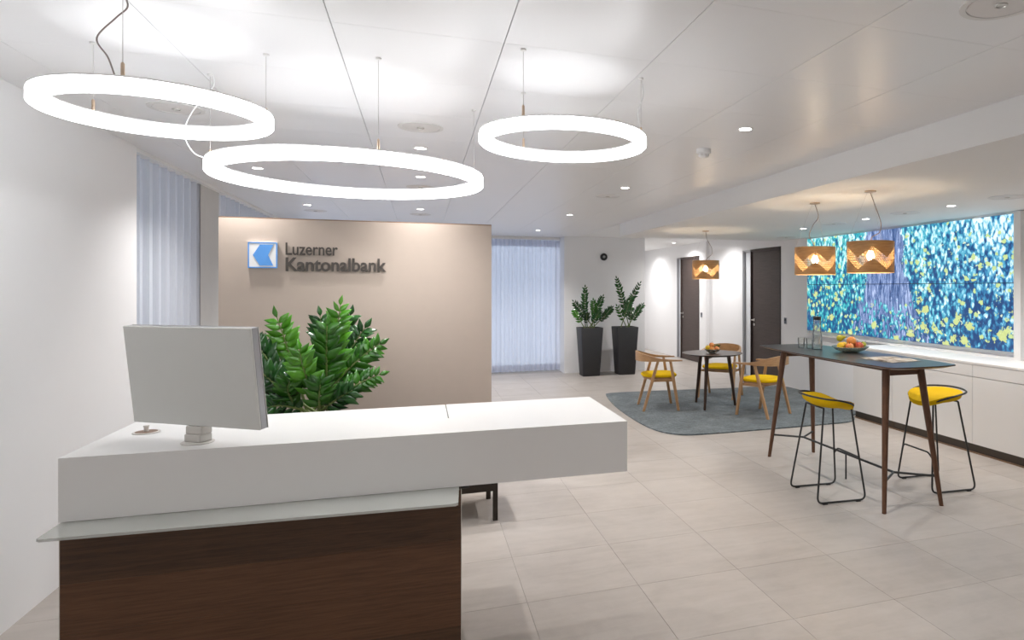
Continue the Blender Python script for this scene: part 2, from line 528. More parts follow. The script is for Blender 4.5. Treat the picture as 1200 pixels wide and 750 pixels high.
def box(bm, x0, x1, y0, y1, z0, z1, bev=0.0, seg=1):
    vs_ = [bm.verts.new(p) for p in ((x0, y0, z0), (x1, y0, z0), (x1, y1, z0), (x0, y1, z0), (x0, y0, z1), (x1, y0, z1), (x1, y1, z1), (x0, y1, z1))]
    fs = [bm.faces.new([vs_[i] for i in q]) for q in ((3, 2, 1, 0), (4, 5, 6, 7), (0, 1, 5, 4), (1, 2, 6, 5), (2, 3, 7, 6), (3, 0, 4, 7))]
    if bev:
        es = list({e for f in fs for e in f.edges})
        bmesh.ops.bevel(bm, geom=es, offset=bev, segments=seg, affect='EDGES', profile=0.5)
    return bm

def hexa(bm, lo, hi):
    """eight-corner solid: lo and hi are four points each, same order"""
    a = [bm.verts.new(p) for p in lo]; b = [bm.verts.new(p) for p in hi]
    bm.faces.new(a[::-1]); bm.faces.new(b)
    for i in range(4):
        j = (i + 1) % 4
        bm.faces.new((a[i], a[j], b[j], b[i]))
    return bm

def prism(bm, poly, z0, z1):
    a = [bm.verts.new((x, y, z0)) for x, y in poly]
    b = [bm.verts.new((x, y, z1)) for x, y in poly]
    bm.faces.new(a[::-1]); bm.faces.new(b)
    n = len(poly)
    for i in range(n):
        j = (i + 1) % n
        bm.faces.new((a[i], a[j], b[j], b[i]))
    return bm

def lathe(bm, prof, seg=24, cx=0, cy=0, cz=0):
    rings = []
    for r, z in prof:
        if r < 1e-6:
            rings.append([bm.verts.new((cx, cy, cz + z))])
        else:
            rings.append([bm.verts.new((cx + r * math.cos(2 * PI * i / seg), cy + r * math.sin(2 * PI * i / seg), cz + z)) for i in range(seg)])
    for a, b in zip(rings, rings[1:]):
        for i in range(seg):
            j = (i + 1) % seg
            if len(a) == 1 and len(b) == 1:
                continue
            if len(a) == 1:
                bm.faces.new((a[0], b[i], b[j]))
            elif len(b) == 1:
                bm.faces.new((a[i], a[j], b[0]))
            else:
                bm.faces.new((a[i], a[j], b[j], b[i]))
    return bm

def frames(pts, closed=False):
    pts = [Vector(p) for p in pts]
    n = len(pts)
    T = []
    for i in range(n):
        a = pts[(i - 1) % n] if (closed or i > 0) else pts[i]
        b = pts[(i + 1) % n] if (closed or i < n - 1) else pts[i]
        T.append((b - a).normalized())
    ref = Vector((0, 0, 1)) if abs(T[0].z) < 0.9 else Vector((1, 0, 0))
    N = []
    cur = (ref - T[0] * ref.dot(T[0])).normalized()
    for t in T:
        cur = (cur - t * cur.dot(t))
        cur = cur.normalized() if cur.length > 1e-6 else Vector((1, 0, 0))
        N.append(cur.copy())
    return pts, T, N

def tube(bm, pts, r, seg=8, closed=False, caps=True):
    pts, T, N = frames(pts, closed)
    rs = r if isinstance(r, (list, tuple)) else [r] * len(pts)
    rings = []
    for p, t, n, rr in zip(pts, T, N, rs):
        b = t.cross(n)
        rings.append([bm.verts.new(p + n * (rr * math.cos(2 * PI * k / seg)) + b * (rr * math.sin(2 * PI * k / seg))) for k in range(seg)])
    m = len(rings)
    for i in range(m if closed else m - 1):
        a, b = rings[i], rings[(i + 1) % m]
        for k in range(seg):
            l = (k + 1) % seg
            bm.faces.new((a[k], a[l], b[l], b[k]))
    if caps and not closed:
        bm.faces.new(rings[0][::-1]); bm.faces.new(rings[-1])
    return bm

def smooth_path(ctrl, n=8, closed=False):
    """Catmull-Rom through the control points"""
    P = [Vector(c) for c in ctrl]
    out = []
    m = len(P)
    for i in range(m if closed else m - 1):
        p0 = P[(i - 1) % m] if (closed or i > 0) else P[i] * 2 - P[i + 1]
        p1, p2 = P[i], P[(i + 1) % m]
        p3 = P[(i + 2) % m] if (closed or i + 2 < m) else p2 * 2 - p1
        for k in range(n):
            t = k / n
            out.append(0.5 * ((2 * p1) + (p2 - p0) * t + (2 * p0 - 5 * p1 + 4 * p2 - p3) * t * t + (3 * p1 - p0 - 3 * p2 + p3) * t ** 3))
    if not closed:
        out.append(P[-1])
    return out

def fillet(pts, r, n=5):
    """round the corners of an open polyline"""
    P = [Vector(p) for p in pts]
    out = [P[0]]
    for i in range(1, len(P) - 1):
        a, b, c = P[i - 1], P[i], P[i + 1]
        d1 = (a - b); d2 = (c - b)
        rr = min(r, d1.length * 0.45, d2.length * 0.45)
        s = b + d1.normalized() * rr; e = b + d2.normalized() * rr
        for k in range(n + 1):
            t = k / n
            out.append(s * (1 - t) ** 2 + b * 2 * t * (1 - t) + e * t * t)
    out.append(P[-1])
    return out

def sweep_rect(bm, pts, wh, closed=False):
    """sweep a rectangle (w sideways, h up) along a path; wh = list of (w, h)"""
    P = [Vector(p) for p in pts]
    n = len(P)
    rings = []
    for i, p in enumerate(P):
        a = P[max(i - 1, 0)]; b = P[min(i + 1, n - 1)]
        t = (b - a); t.z = 0
        t.normalize()
        s = Vector((t.y, -t.x, 0))
        w, h = wh[i]
        u = Vector((0, 0, 1))
        rings.append([bm.verts.new(p + s * (w / 2 * sx) + u * (h / 2 * sz)) for sx, sz in ((-1, -1), (1, -1), (1, 1), (-1, 1))])
    for a, b in zip(rings, rings[1:]):
        for k in range(4):
            l = (k + 1) % 4
            bm.faces.new((a[k], a[l], b[l], b[k]))
    bm.faces.new(rings[0][::-1]); bm.faces.new(rings[-1])
    return bm

def rrect(x0, x1, y0, y1, r, n=6):
    pts = []
    for cx, cy, a0 in ((x1 - r, y1 - r, 0), (x0 + r, y1 - r, 90), (x0 + r, y0 + r, 180), (x1 - r, y0 + r, 270)):
        for k in range(n + 1):
            a = R(a0 + 90 * k / n)
            pts.append((cx + r * math.cos(a), cy + r * math.sin(a)))
    return pts

def loft(bm, rings, cap0=True, cap1=True):
    RR = [[bm.verts.new(p) for p in r] for r in rings]
    for a, b in zip(RR, RR[1:]):
        n = len(a)
        for k in range(n):
            l = (k + 1) % n
            bm.faces.new((a[k], a[l], b[l], b[k]))
    if cap0: bm.faces.new(RR[0][::-1])
    if cap1: bm.faces.new(RR[-1])
    return bm

def taper_leg(bm, foot, top, rf, rt, seg=10, squash=1.0):
    foot = Vector(foot); top = Vector(top)
    tmp = []
    for t in (0, 0.33, 0.66, 1.0):
        p = foot.lerp(top, t)
        r = rf + (rt - rf) * t
        tmp.append([(p.x + r * math.cos(2 * PI * k / seg), p.y + r * squash * math.sin(2 * PI * k / seg), p.z) for k in range(seg)])
    loft(bm, tmp)
    return bm

# ------------------------------------------------------------------ room dimensions
XL, XR = -1.84, 5.65          # side walls
YN, YB = -2.6, 12.2           # open street side behind the camera, far wall
HC, HL = 2.59, 2.39           # metal ceiling, lowered plaster ceiling
XS, YS = 2.86, 9.55           # left and far edge of the lowered ceiling
YC = 17.0                     # end of the corridor

# ---- floor: slab with grout colour, laid tiles on top
floor = struct('floor', box(box(B(), XL - 0.6, XR + 0.2, YN, 13.0, -0.12, -0.004), 4.0, XR + 0.2, 13.0, YC + 0.2, -0.12, -0.004), 'grout')
TS, TX0, TY0 = 0.6, 1.718, 3.984
def tile_bm(x0, x1, y0, y1):
    bm = B()
    g = 0.0009
    box(bm, x0 + g, x1 - g, y0 + g, y1 - g, -0.0045, 0.0)
    return bm
full = tile_bm(-TS / 2, TS / 2, -TS / 2, TS / 2)
me_tile = bpy.data.meshes.new('tile'); full.to_mesh(me_tile); full.free(); me_tile.materials.append(M['tile'])
far_bm = B()
jx = [TX0 + TS * k for k in range(-8, 10)]
jy = [TY0 + TS * k for k in range(-12, 24)]
for x in jx:
    for y in jy:
        a0, a1, c0, c1 = max(x, XL - 0.35), min(x + TS, XR), max(y, YN), min(y + TS, YC)
        if y + TS > 12.9 and x < 4.0:
            continue
        if a1 - a0 < 0.03 or c1 - c0 < 0.03:
            continue
        if 1.5 < y < 9.9:
            if a1 - a0 > TS - 1e-4:
                inst('tile', me_tile, floor, (x + TS / 2, y + TS / 2, 0))
            else:
                obj('tile', tile_bm(a0, a1, c0, c1), 'tile', floor)
        else:
            g = 0.0016
            box(far_bm, a0 + g, a1 - g, c0 + g, c1 - g, -0.0045, 0.0)
tag(obj('tile_field', far_bm, 'tile', floor), kind='stuff')

# ---- walls
bm = B(); box(bm, XL - 0.25, XL, YN, 5.44, 0, HC + 0.05)
struct('wall_left', bm, 'wall')
bm = B()
# right wall with openings for two doors and their side lights
segs = [(YN, 9.552), (10.93, 12.927), (14.244, YC)]
for a, b_ in segs:
    box(bm, XR, XR + 0.2, a, b_, 0, HC + 0.05)
for a, b_ in ((9.552, 10.93), (12.927, 14.244)):
    box(bm, XR, XR + 0.2, a, b_, 2.31, HC + 0.05)
struct('wall_right', bm, 'wall')
bm = B(); box(bm, 2.56, 4.165, YB, YB + 0.45, 0, HC + 0.05)
struct('wall_far', bm, 'wall')
bm = B(); box(bm, 4.0, XR + 0.2, YC, YC + 0.2, 0, HC + 0.05); box(bm, 4.0, 4.165, YB + 0.45, YC, 0, HC + 0.05)
struct('wall_corridor', bm, 'wall')
struct('trim_1', box(B(), XR - 0.075, XR, 12.40, 12.52, 0, HC - 0.001), 'wall')
# street side behind the camera
bm = B(); box(bm, XL - 0.25, XR + 0.2, YN - 0.2, YN, 0, HC + 0.05)
struct('wall_street', bm, 'wall')
# window side with columns behind the curtains on the left
bm = B(); box(bm, XL - 0.35, XL - 0.05, 6.98, 7.60, 0, HC)
struct('wall_window_column', bm, 'column')
bm = B()
for y in (5.44, 8.9, 10.5, 12.6):
    box(bm, XL - 0.36, XL - 0.30, y - 0.03, y + 0.03, 0.02, HC)
wf = struct('window_1', bm, 'steel')
obj('window_pane', box(B(), XL - 0.335, XL - 0.325, 5.45, 12.6, 0.02, HC), 'window_glass', wf)
# far glazing behind the sheer curtain
bm = B()
for x in (XL - 0.3, 0.35, 2.53):
    box(bm, x - 0.03, x + 0.03, 12.80, 12.86, 0.0, HC)
wf2 = struct('window_2', bm, 'steel')
obj('window_pane', box(B(), XL - 0.27, 2.50, 12.825, 12.835, 0.02, HC), 'window_glass', wf2)

# ---- ceiling: slab, lacquered metal panels, lowered plaster field, downstand
bm = B()
box(bm, XL - 0.6, XR + 0.2, YN, 12.9, HC + 0.03, HC + 0.15); box(bm, 4.0, XR + 0.2, 12.9, YC + 0.2, HC + 0.03, HC + 0.15)
ceil = struct('ceiling', bm, 'joint_dark')
bm = B()
box(bm, XS, XR, YN, YS, HL, HC + 0.029)
obj('lowered_field', bm, 'plaster', ceil)
bm = B()
box(bm, XS, XR, YS + 0.002, YC, HC - 0.002, HC + 0.029)
obj('corridor_field', bm, 'plaster', ceil)
PS, PX0, PY0 = 0.625, 0.315, 2.655
def cpanel(x0, x1, y0, y1):
    bm = B(); gx, gy = 0.0016, 0.0009
    box(bm, x0 + gx, x1 - gx, y0 + gy, y1 - gy, 0, 0.025)
    return bm
bm = cpanel(-PS / 2, PS / 2, -PS / 2, PS / 2)
me_panel = bpy.data.meshes.new('ceiling_panel'); bm.to_mesh(me_panel); bm.free(); me_panel.materials.append(M['panel_metal'])
far_bm = B()
for i in range(-4, 5):
    for j in range(-9, 17):
        x0, y0 = PX0 + PS * i, PY0 + PS * j
        a0, a1, c0, c1 = max(x0, XL - 0.3 if y0 > 5.4 else XL), min(x0 + PS, XS), max(y0, YN), min(y0 + PS, 12.85)
        if i == -4:
            a0 = XL - 0.3 if y0 > 5.0 else XL
        if a1 - a0 < 0.02 or c1 - c0 < 0.02:
            continue
        if y0 < 0.7:
            box(far_bm, a0 + 0.003, a1 - 0.003, c0 + 0.002, c1 - 0.002, HC, HC + 0.025)
        elif a1 - a0 > PS - 1e-4 and c1 - c0 > PS - 1e-4:
            inst('ceiling_panel', me_panel, ceil, (x0 + PS / 2, y0 + PS / 2, HC))
        else:
            obj('ceiling_panel', cpanel(a0, a1, c0, c1), 'panel_metal', ceil, loc=(0, 0, HC))
tag(obj('panel_field', far_bm, 'panel_metal', ceil), kind='stuff')
# curtain track along the window side
struct('trim_2', box(B(), XL - 0.20, XL - 0.01, 5.45, 12.5, HC - 0.03, HC - 0.001), 'plaster')

# ------------------------------------------------------------------ curtains
def pleats(bm, p0, p1, z0, z1, pitch, depth, sharp=True):
    p0 = Vector(p0); p1 = Vector(p1)
    L = (p1 - p0).length
    t = (p1 - p0) / L
    n = Vector((-t.y, t.x, 0))
    s = 0.0
    prof = []
    if sharp:
        k = 0
        while s < L:
            w = pitch * (0.9 + 0.2 * random.random())
            prof += [(s, 0.0), (s + w * 0.80, depth * 0.25), (s + w * 0.86, -depth), (s + w * 0.95, -depth * 0.8)]
            s += w
    else:
        m = int(L / pitch * 10)
        for k in range(m + 1):
            u = L * k / m
            ph = u / pitch * 2 * PI
            prof.append((u, depth * (math.sin(ph) + 0.35 * math.sin(2.3 * ph + 1.0))))
    zs = [z0, z0 + 0.12, (z0 + z1) / 2, z1 - 0.12, z1]
    rows = []
    for z in zs:
        rows.append([bm.verts.new((p0 + t * min(a, L) + n * d).to_tuple()[:2] + (z,)) for a, d in prof])
    for a, b_ in zip(rows, rows[1:]):
        for i in range(len(prof) - 1):
            bm.faces.new((a[i], a[i + 1], b_[i + 1], b_[i]))
    return bm

c1 = tag(obj('curtain', pleats(B(), (XL - 0.07, 5.46, 0), (XL - 0.07, 6.97, 0), 0.02, HC - 0.03, 0.185, 0.03), 'curtain_side'),
         'grey-blue pleated curtain beside the plain white wall', 'curtain', 'window curtains')
c2 = tag(obj('curtain', pleats(B(), (XL - 0.07, 7.63, 0), (XL - 0.07, 12.4, 0), 0.02, HC - 0.03, 0.19, 0.03), 'curtain_side'),
         'grey-blue pleated curtain beyond the grey column, behind the taupe partition', 'curtain', 'window curtains')
sh = tag(obj('curtain', pleats(B(), (XL - 0.2, 12.56, 0), (2.545, 12.56, 0), 0.035, HC - 0.07, 0.098, 0.018, False), 'curtain_sheer', smooth=True),
         'sheer white curtain hanging between the partition and the planters', 'curtain', 'window curtains')
obj('hem', pleats(B(), (XL - 0.2, 12.557, 0), (2.545, 12.557, 0), 0.033, 0.15, 0.098, 0.018, False), 'curtain_sheer', sh, True)
obj('heading_tape', pleats(B(), (XL - 0.2, 12.557, 0), (2.545, 12.557, 0), HC - 0.15, HC - 0.068, 0.098, 0.018, False), 'curtain_sheer', sh, True)
obj('track', box(B(), XL - 0.2, 2.545, 12.53, 12.59, HC - 0.055, HC - 0.001), 'white_lacquer', sh)
# ------------------------------------------------------------------ doors with handles and side lights
def door(name, y0, y1, ys):
    """leaf between y0 and y1, light strip from y1 to ys"""
    bm = B(); box(bm, XR + 0.015, XR + 0.06, y0 + 0.035, y1 - 0.02, 0.005, 2.265)
    d = struct(name, bm, 'door')
    bm = B()
    box(bm, XR - 0.012, XR + 0.10, y0, y0 + 0.035, 0, 2.305)
    box(bm, XR - 0.012, XR + 0.10, y1 - 0.02, y1, 0, 2.305)
    box(bm, XR - 0.012, XR + 0.10, y0, y1, 2.265, 2.305)
    obj('door_frame', bm, 'door_frame', d)
    bm = B()
    lathe(bm, [(0, 0), (0.026, 0), (0.026, 0.008), (0, 0.008)], 16)
    ro = obj('rosette', bm, 'steel', d, loc=(XR + 0.015, y1 - 0.10, 1.04), rot=(0, -PI / 2, 0))
    bm = B(); tube(bm, fillet([(XR + 0.01, y1 - 0.10, 1.04), (XR - 0.05, y1 - 0.10, 1.04), (XR - 0.05, y1 - 0.23, 1.04)], 0.02), 0.010, 8)
    obj('lever_handle', bm, 'steel', d, True)
    bm = B(); lathe(bm, [(0, 0), (0.024, 0), (0.024, 0.008), (0.008, 0.010), (0.008, 0.004), (0, 0.004)], 16)
    obj('lock_cylinder', bm, 'steel', d, loc=(XR + 0.015, y1 - 0.10, 0.955), rot=(0, -PI / 2, 0))
    w = bpy.data.objects.new('side_light', None)
    bm = B()
    box(bm, XR + 0.005, XR + 0.10, ys - 0.03, ys, 0, 2.305)
    box(bm, XR + 0.005, XR + 0.10, y1, ys - 0.03, 2.275, 2.305)
    box(bm, XR + 0.005, XR + 0.10, y1, ys - 0.03, 0, 0.02)
    fr = obj('side_light_frame', bm, 'monitor_metal', d)
    obj('side_light_pane', box(B(), XR + 0.05, XR + 0.06, y1, ys - 0.03, 0.02, 2.275), 'frosted_white', d)
    bpy.data.objects.remove(w)
    return d
door('door_1', 12.927, 13.98, 14.244)
door('door_2', 9.552, 10.596, 10.93)
# the dim rooms behind both doors are closed off
struct('wall_behind_doors', box(B(), XR + 0.85, XR + 0.95, 9.3, 14.5, 0, HC), 'wall')

def wall_switch(y, z, label):
    t = thing('light_switch', label, 'switch', (XR, y, z), 0, 'wall switches')
    obj('rim', box(B(), -0.006, 0, -0.042, 0.042, -0.055, 0.055, 0.002), 'switch_rim', t)
    obj('face', box(B(), -0.011, -0.005, -0.034, 0.034, -0.047, 0.047, 0.002), 'switch', t)
    obj('rocker', box(B(), -0.014, -0.0105, -0.020, 0.020, 0.0, 0.030, 0.002), 'screen_off', t)
wall_switch(9.40, 1.075, 'blue-grey wall switch between the nearer dark door and the video wall')
wall_switch(12.80, 1.04, 'blue-grey wall switch beside the far dark door')

# black round speaker on the far wall
t = thing('wall_speaker', 'small black round speaker on the white wall above the planters', 'speaker', (3.325, YB, 2.21))
obj('housing', lathe(B(), [(0, 0), (0.068, 0), (0.070, 0.03), (0.060, 0.042), (0.050, 0.036), (0, 0.036)], 24), 'black_plastic', t, True, rot=(PI / 2, 0, 0))
obj('dome', lathe(B(), [(0.026, 0.036), (0.024, 0.05), (0.014, 0.058), (0, 0.060)], 18), 'monitor_metal', t, True, rot=(PI / 2, 0, 0))

# ------------------------------------------------------------------ reception desk
desk = thing('reception_desk', 'white reception counter on a dark wood base with a glass ledge', 'reception desk', (-0.17, 3.28, 0))
dl = lambda x, y: (x + 0.17, y - 3.28)
X0, X1, Yf0, Yf1, Yb0, Yb1, ZT, ZB = -1.232, 0.901, 2.947, 2.892, 3.647, 3.613, 1.0, 0.768
def dpt(x, y, z):
    a = dl(x, y); return (a[0], a[1], z)
def yf(x):
    return Yf0 + (Yf1 - Yf0) * (x - X0) / (X1 - X0)
def yb(x):
    return Yb0 + (Yb1 - Yb0) * (x - X0) / (X1 - X0)
XSM, YSM = 0.126, 3.243      # seam of the inset lid
bm = B()
e = 0.0025
# counter body with a stepped cut-out for the rear lid
def slab(bm, pts, z0, z1, bev=0.0):
    lo = [dpt(x, y, z0) for x, y in pts]; hi = [dpt(x, y, z1) for x, y in pts]
    hexa(bm, lo, hi)
slab(bm, [(X0, yf(X0)), (X1, yf(X1)), (X1, yb(X1)), (X0, yb(X0))], ZB, ZT - 0.03)
slab(bm, [(X0, yf(X0)), (X1, yf(X1)), (X1, YSM - e), (X0, YSM - e)], ZT - 0.03, ZT)
slab(bm, [(XSM + e, YSM - e), (X1, YSM - e), (X1, yb(X1)), (XSM + e, yb(XSM))], ZT - 0.03, ZT)
bmesh.ops.remove_doubles(bm, verts=bm.verts, dist=1e-5)
obj('counter_top', bm, 'counter', desk)
bm = B(); slab(bm, [(X0, YSM + 0.0005), (XSM - e, YSM + 0.0005), (XSM - e, yb(XSM)), (X0, yb(X0))], ZT - 0.029, ZT - 0.001)
obj('inset_lid', bm, 'counter', desk)
# base: carcass and veneer boards on the front
ZG = 0.7665
XP0, XP1, ZP = -1.228, 0.164, 0.752
bm = B(); slab(bm, [(XP0 + 0.004, yf(XP0) + 0.02), (XP1 - 0.004, yf(XP1) + 0.02), (XP1 - 0.004, 3.42), (XP0 + 0.004, 3.42)], 0.0, ZP - 0.004)
box(bm, dl(-1.1, 0)[0], dl(0.05, 0)[0], dl(0, 3.05)[1], dl(0, 3.40)[1], ZP - 0.004, ZG - 0.0105)
obj('carcass', bm, 'dark_frame', desk)
zs = [0.0, 0.172, 0.357, 0.541, ZP]
for a, b_, vm in zip(zs, zs[1:], ('veneer', 'veneer_red', 'veneer_red', 'veneer')):
    bm = B()
    slab(bm, [(XP0, yf(XP0) + 0.002), (XP1, yf(XP1) + 0.002), (XP1, yf(XP1) + 0.02), (XP0, yf(XP0) + 0.02)], a + 0.0004, b_ - 0.0004)
    obj('veneer_board', bm, vm, desk)
for x, side in ((XP0 - 0.003, -1), (XP1, 1)):
    bm = B(); slab(bm, [(x, yf(x) + 0.003), (x + 0.003, yf(x) + 0.003), (x + 0.003, yf(x) + 0.0195), (x, yf(x) + 0.0195)], 0, ZP)
    obj('edge_strip', bm, 'stand', desk)
    bm = B(); slab(bm, [(x, yf(x) + 0.020), (x + 0.003, yf(x) + 0.020), (x + 0.003, 3.42), (x, 3.42)], 0, ZP)
    obj('end_panel', bm, 'veneer', desk)
# glass ledge standing out in front and to the left
bm = B()
gp = [(-1.224, 2.778), (0.141, 2.688), (0.164, 3.03), (-1.226, 3.03)]
poly = [dl(*p) for p in gp]
prism(bm, poly, ZG - 0.010, ZG)
bmesh.ops.bevel(bm, geom=[e_ for e_ in bm.edges if abs(e_.verts[0].co.z - e_.verts[1].co.z) > 0.005], offset=0.008, segments=3, affect='EDGES')
obj('glass_ledge', bm, 'shelf_glass', desk)
bm = B(); a = dl(0.166, 2.97); tube(bm, [(a[0] - 0.01, a[1], ZG - 0.02), (a[0] + 0.035, a[1], ZG - 0.02)], 0.006, 8)
obj('ledge_clamp', bm, 'black_metal', desk)

# low sideboard on dark legs standing behind the counter
sb = thing('sideboard', 'low dark-framed sideboard standing on slim legs behind the white counter', 'sideboard', (-0.45, 4.91, 0))
sx0, sx1, sy0, sy1 = -0.945, 0.958, -0.262, 0.262
lg = 0.032
for lx in (sx0, sx1 - lg):
    for ly in (sy0, sy1 - lg):
        obj('leg', box(B(), lx, lx + lg, ly, ly + lg, 0, 0.262), 'dark_frame', sb)
bm = B()
for ly in (sy0, sy1 - lg):
    box(bm, sx0 + lg, sx1 - lg, ly, ly + lg, 0.207, 0.262)
for lx in (sx0, sx1 - lg):
    box(bm, lx, lx + lg, sy0 + lg, sy1 - lg, 0.207, 0.262)
obj('rail', bm, 'dark_frame', sb)
obj('body', box(B(), sx0, sx1, sy0, sy1, 0.263, 0.47), 'dark_frame', sb)
obj('top_board', box(B(), sx0 - 0.005, sx1 + 0.002, sy0 - 0.005, sy1 + 0.005, 0.4705, 0.49), 'dark_frame', sb)
for k in range(3):
    w = (sx1 - sx0) / 3
    f = obj('door', box(B(), sx0 + k * w + 0.004, sx0 + (k + 1) * w - 0.004, sy1 + 0.0005, sy1 + 0.018, 0.27, 0.465), 'dark_frame', sb)
    obj('handle', box(B(), sx0 + (k + 0.4) * w, sx0 + (k + 0.6) * w, sy1 + 0.0185, sy1 + 0.028, 0.435, 0.447), 'steel', f)

# cable outlet on the counter
t = thing('cable_outlet', 'small round cable outlet with an upright pin on the white counter', 'cable outlet', (-1.10, 3.353, ZT))
obj('rim', lathe(B(), [(0, 0), (0.048, 0), (0.050, 0.002), (0.046, 0.004), (0, 0.003)], 24), 'stand', t, True)
obj('recess', lathe(B(), [(0.0, 0.0031), (0.040, 0.0035), (0.040, 0.0045), (0.0, 0.0042)], 24), 'partition_edge', t)
obj('pin', lathe(B(), [(0, 0.003), (0.009, 0.003), (0.009, 0.022), (0.011, 0.024), (0.011, 0.030), (0, 0.031)], 14), 'stand', t, True)

# ------------------------------------------------------------------ monitor
mon = thing('computer_monitor', 'flat white computer monitor seen from behind on the reception counter', 'monitor', (-0.835, 3.066, ZT), R(-34.5))
# local: x along the screen, -y towards the photographer (back of the monitor)
obj('base_plate', lathe(B(), [(0, 0), (0.056, 0), (0.058, 0.003), (0.054, 0.006), (0, 0.006)], 32), 'stand', mon, True)
obj('column', box(B(), -0.040, 0.040, -0.026, 0.030, 0.006, 0.036, 0.003), 'stand', mon)
obj('neck', box(B(), -0.040, 0.040, -0.020, 0.030, 0.0365, 0.0672, 0.003), 'stand', mon)
W2, HH = 0.318, 0.397
def tilt_obj(name, bm, mat, parent):
    return obj(name, bm, mat, parent, loc=(0, -0.012, 0.068), rot=(R(6.5), 0, 0))
head = tilt_obj('shell', box(B(), -W2, W2, 0.0, 0.009, 0.0, HH, 0.002), 'monitor_back', mon)
tilt_obj('bezel', box(B(), -W2 + 0.001, W2 - 0.001, 0.0095, 0.034, 0.001, HH - 0.001), 'monitor_metal', mon)
tilt_obj('display', box(B(), -W2 + 0.006, W2 - 0.006, 0.0345, 0.0375, 0.006, HH - 0.006), 'screen_off', mon)
tilt_obj('front_rim', box(B(), -W2, W2, 0.0376, 0.040, 0.0, HH), 'monitor_back', mon)

# ------------------------------------------------------------------ taupe partition with sign
YP = 5.6
part = thing('partition', 'taupe free-standing partition panel carrying the bank sign', 'partition', (-0.418, YP + 0.05, 0))
obj('panel', box(B(), -0.978, 0.978, -0.05, 0.05, 0.0, 2.134), 'partition', part)
obj('cap_strip', box(B(), -0.978, 0.978, -0.05, 0.05, 2.1345, 2.142), 'partition_edge', part)
sign = thing('wall_sign', 'raised sign reading Luzerner Kantonalbank with blue arrow emblem on taupe partition', 'sign', (-1.1075, YP, 1.86))
plate = obj('emblem_plate', box(B(), -0.096, 0.096, -0.020, -0.001, -0.096, 0.096), 'logo_white', sign)
bm = B(); o_, i_ = 0.0965, 0.088
for x0, x1, z0, z1 in ((-o_, o_, i_, o_), (-o_, o_, -o_, -i_), (-o_, -i_, -i_, i_), (i_, o_, -i_, i_)):
    box(bm, x0, x1, -0.0225, -0.0205, z0, z1)
obj('emblem_border', bm, 'logo_blue', plate)
bm = B()
ch = [(-0.064, 0.0), (-0.018, 0.078), (0.070, 0.078), (0.036, 0.0), (0.070, -0.078), (-0.018, -0.078)]
a = [bm.verts.new((x, -0.024, z)) for x, z in ch]; b_ = [bm.verts.new((x, -0.0205, z)) for x, z in ch]
bm.faces.new(a); bm.faces.new(b_[::-1])
for i in range(6):
    j = (i + 1) % 6
    bm.faces.new((a[j], a[i], b_[i], b_[j]))
obj('emblem_arrow', bm, 'logo_blue', plate)

def text_mesh(body, depth=0.0, off=0.0):
    cu = bpy.data.curves.new('lettering', 'FONT')
    cu.body = body
    cu.extrude = depth
    cu.offset = off
    cu.resolution_u = 4
    o = bpy.data.objects.new('lettering', cu)
    COL.objects.link(o)
    dg = bpy.context.evaluated_depsgraph_get()
    me = bpy.data.meshes.new_from_object(o.evaluated_get(dg))
    bpy.data.objects.remove(o); bpy.data.curves.remove(cu)
    return me

def lettering(word, x0, x1, zbase, zcap, parent, off):
    OFF = off
    mall = text_mesh(word, 0, OFF)
    xs = [v.co.x for v in mall.vertices]; mn, mx = min(xs), max(xs)
    cap = text_mesh(word[0], 0, OFF)
    ys = [v.co.y for v in cap.vertices]; y0, y1 = min(ys), max(ys)
    sx_ = (x1 - x0) / (mx - mn); sz_ = (zcap - zbase) / (y1 - y0)
    done = {}
    for i, chh in enumerate(word):
        pre = text_mesh(word[:i + 1], 0, OFF)
        right = max(v.co.x for v in pre.vertices)
        if chh not in done:
            me = text_mesh(chh, 0.5, OFF)
            own = max(v.co.x for v in me.vertices)
            for v in me.vertices:
                v.co = ((v.co.x - own) * sx_, v.co.z * 0.010 - 0.010, (v.co.y - y0) * sz_)
            me.materials.clear(); me.materials.append(M['letter'])
            me.name = 'letter'
            done[chh] = me
        inst('letter', done[chh], parent, (x0 + (right - mn) * sx_, 0, zbase))
lettering('Luzerner', 0.1495, 0.5065, 0.005, 0.098, sign, 0.010)
lettering('Kantonalbank', 0.1495, 0.8555, -0.118, -0.014, sign, 0.021)

# ------------------------------------------------------------------ plants
def leaf_mesh(L=0.09, W=0.042, fold=0.25, name='leaf'):
    bm = B()
    n = 5
    prof = [0.10, 0.72, 1.0, 0.78, 0.40, 0.0]
    rows = []
    for i, p in enumerate(prof):
        x = L * i / n
        w = W / 2 * p
        droop = -0.12 * L * (i / n) ** 2
        if w < 1e-5:
            rows.append([bm.verts.new((x, 0, droop))])
        else:
            rows.append([bm.verts.new((x, -w, droop + fold * w)), bm.verts.new((x, 0, droop)), bm.verts.new((x, w, droop + fold * w))])
    for a, b_ in zip(rows, rows[1:]):
        if len(b_) == 3:
            bm.faces.new((a[0], a[1], b_[1], b_[0])); bm.faces.new((a[1], a[2], b_[2], b_[1]))
        else:
            bm.faces.new((a[0], a[1], b_[0])); bm.faces.new((a[1], a[2], b_[0]))
    ret = bmesh.ops.extrude_face_region(bm, geom=list(bm.faces))
    for v in [g_ for g_ in ret['geom'] if isinstance(g_, bmesh.types.BMVert)]:
        v.co.z += 0.0008
    me = bpy.data.meshes.new(name)
    bmesh.ops.recalc_face_normals(bm, faces=bm.faces)
    bm.to_mesh(me); bm.free()
    for p in me.polygons:
        p.use_smooth = True
    return me
leaf_me = {}
for k in ('leaf_light', 'leaf_mid', 'leaf_dark'):
    leaf_me[k] = leaf_mesh(); leaf_me[k].materials.append(M[k])

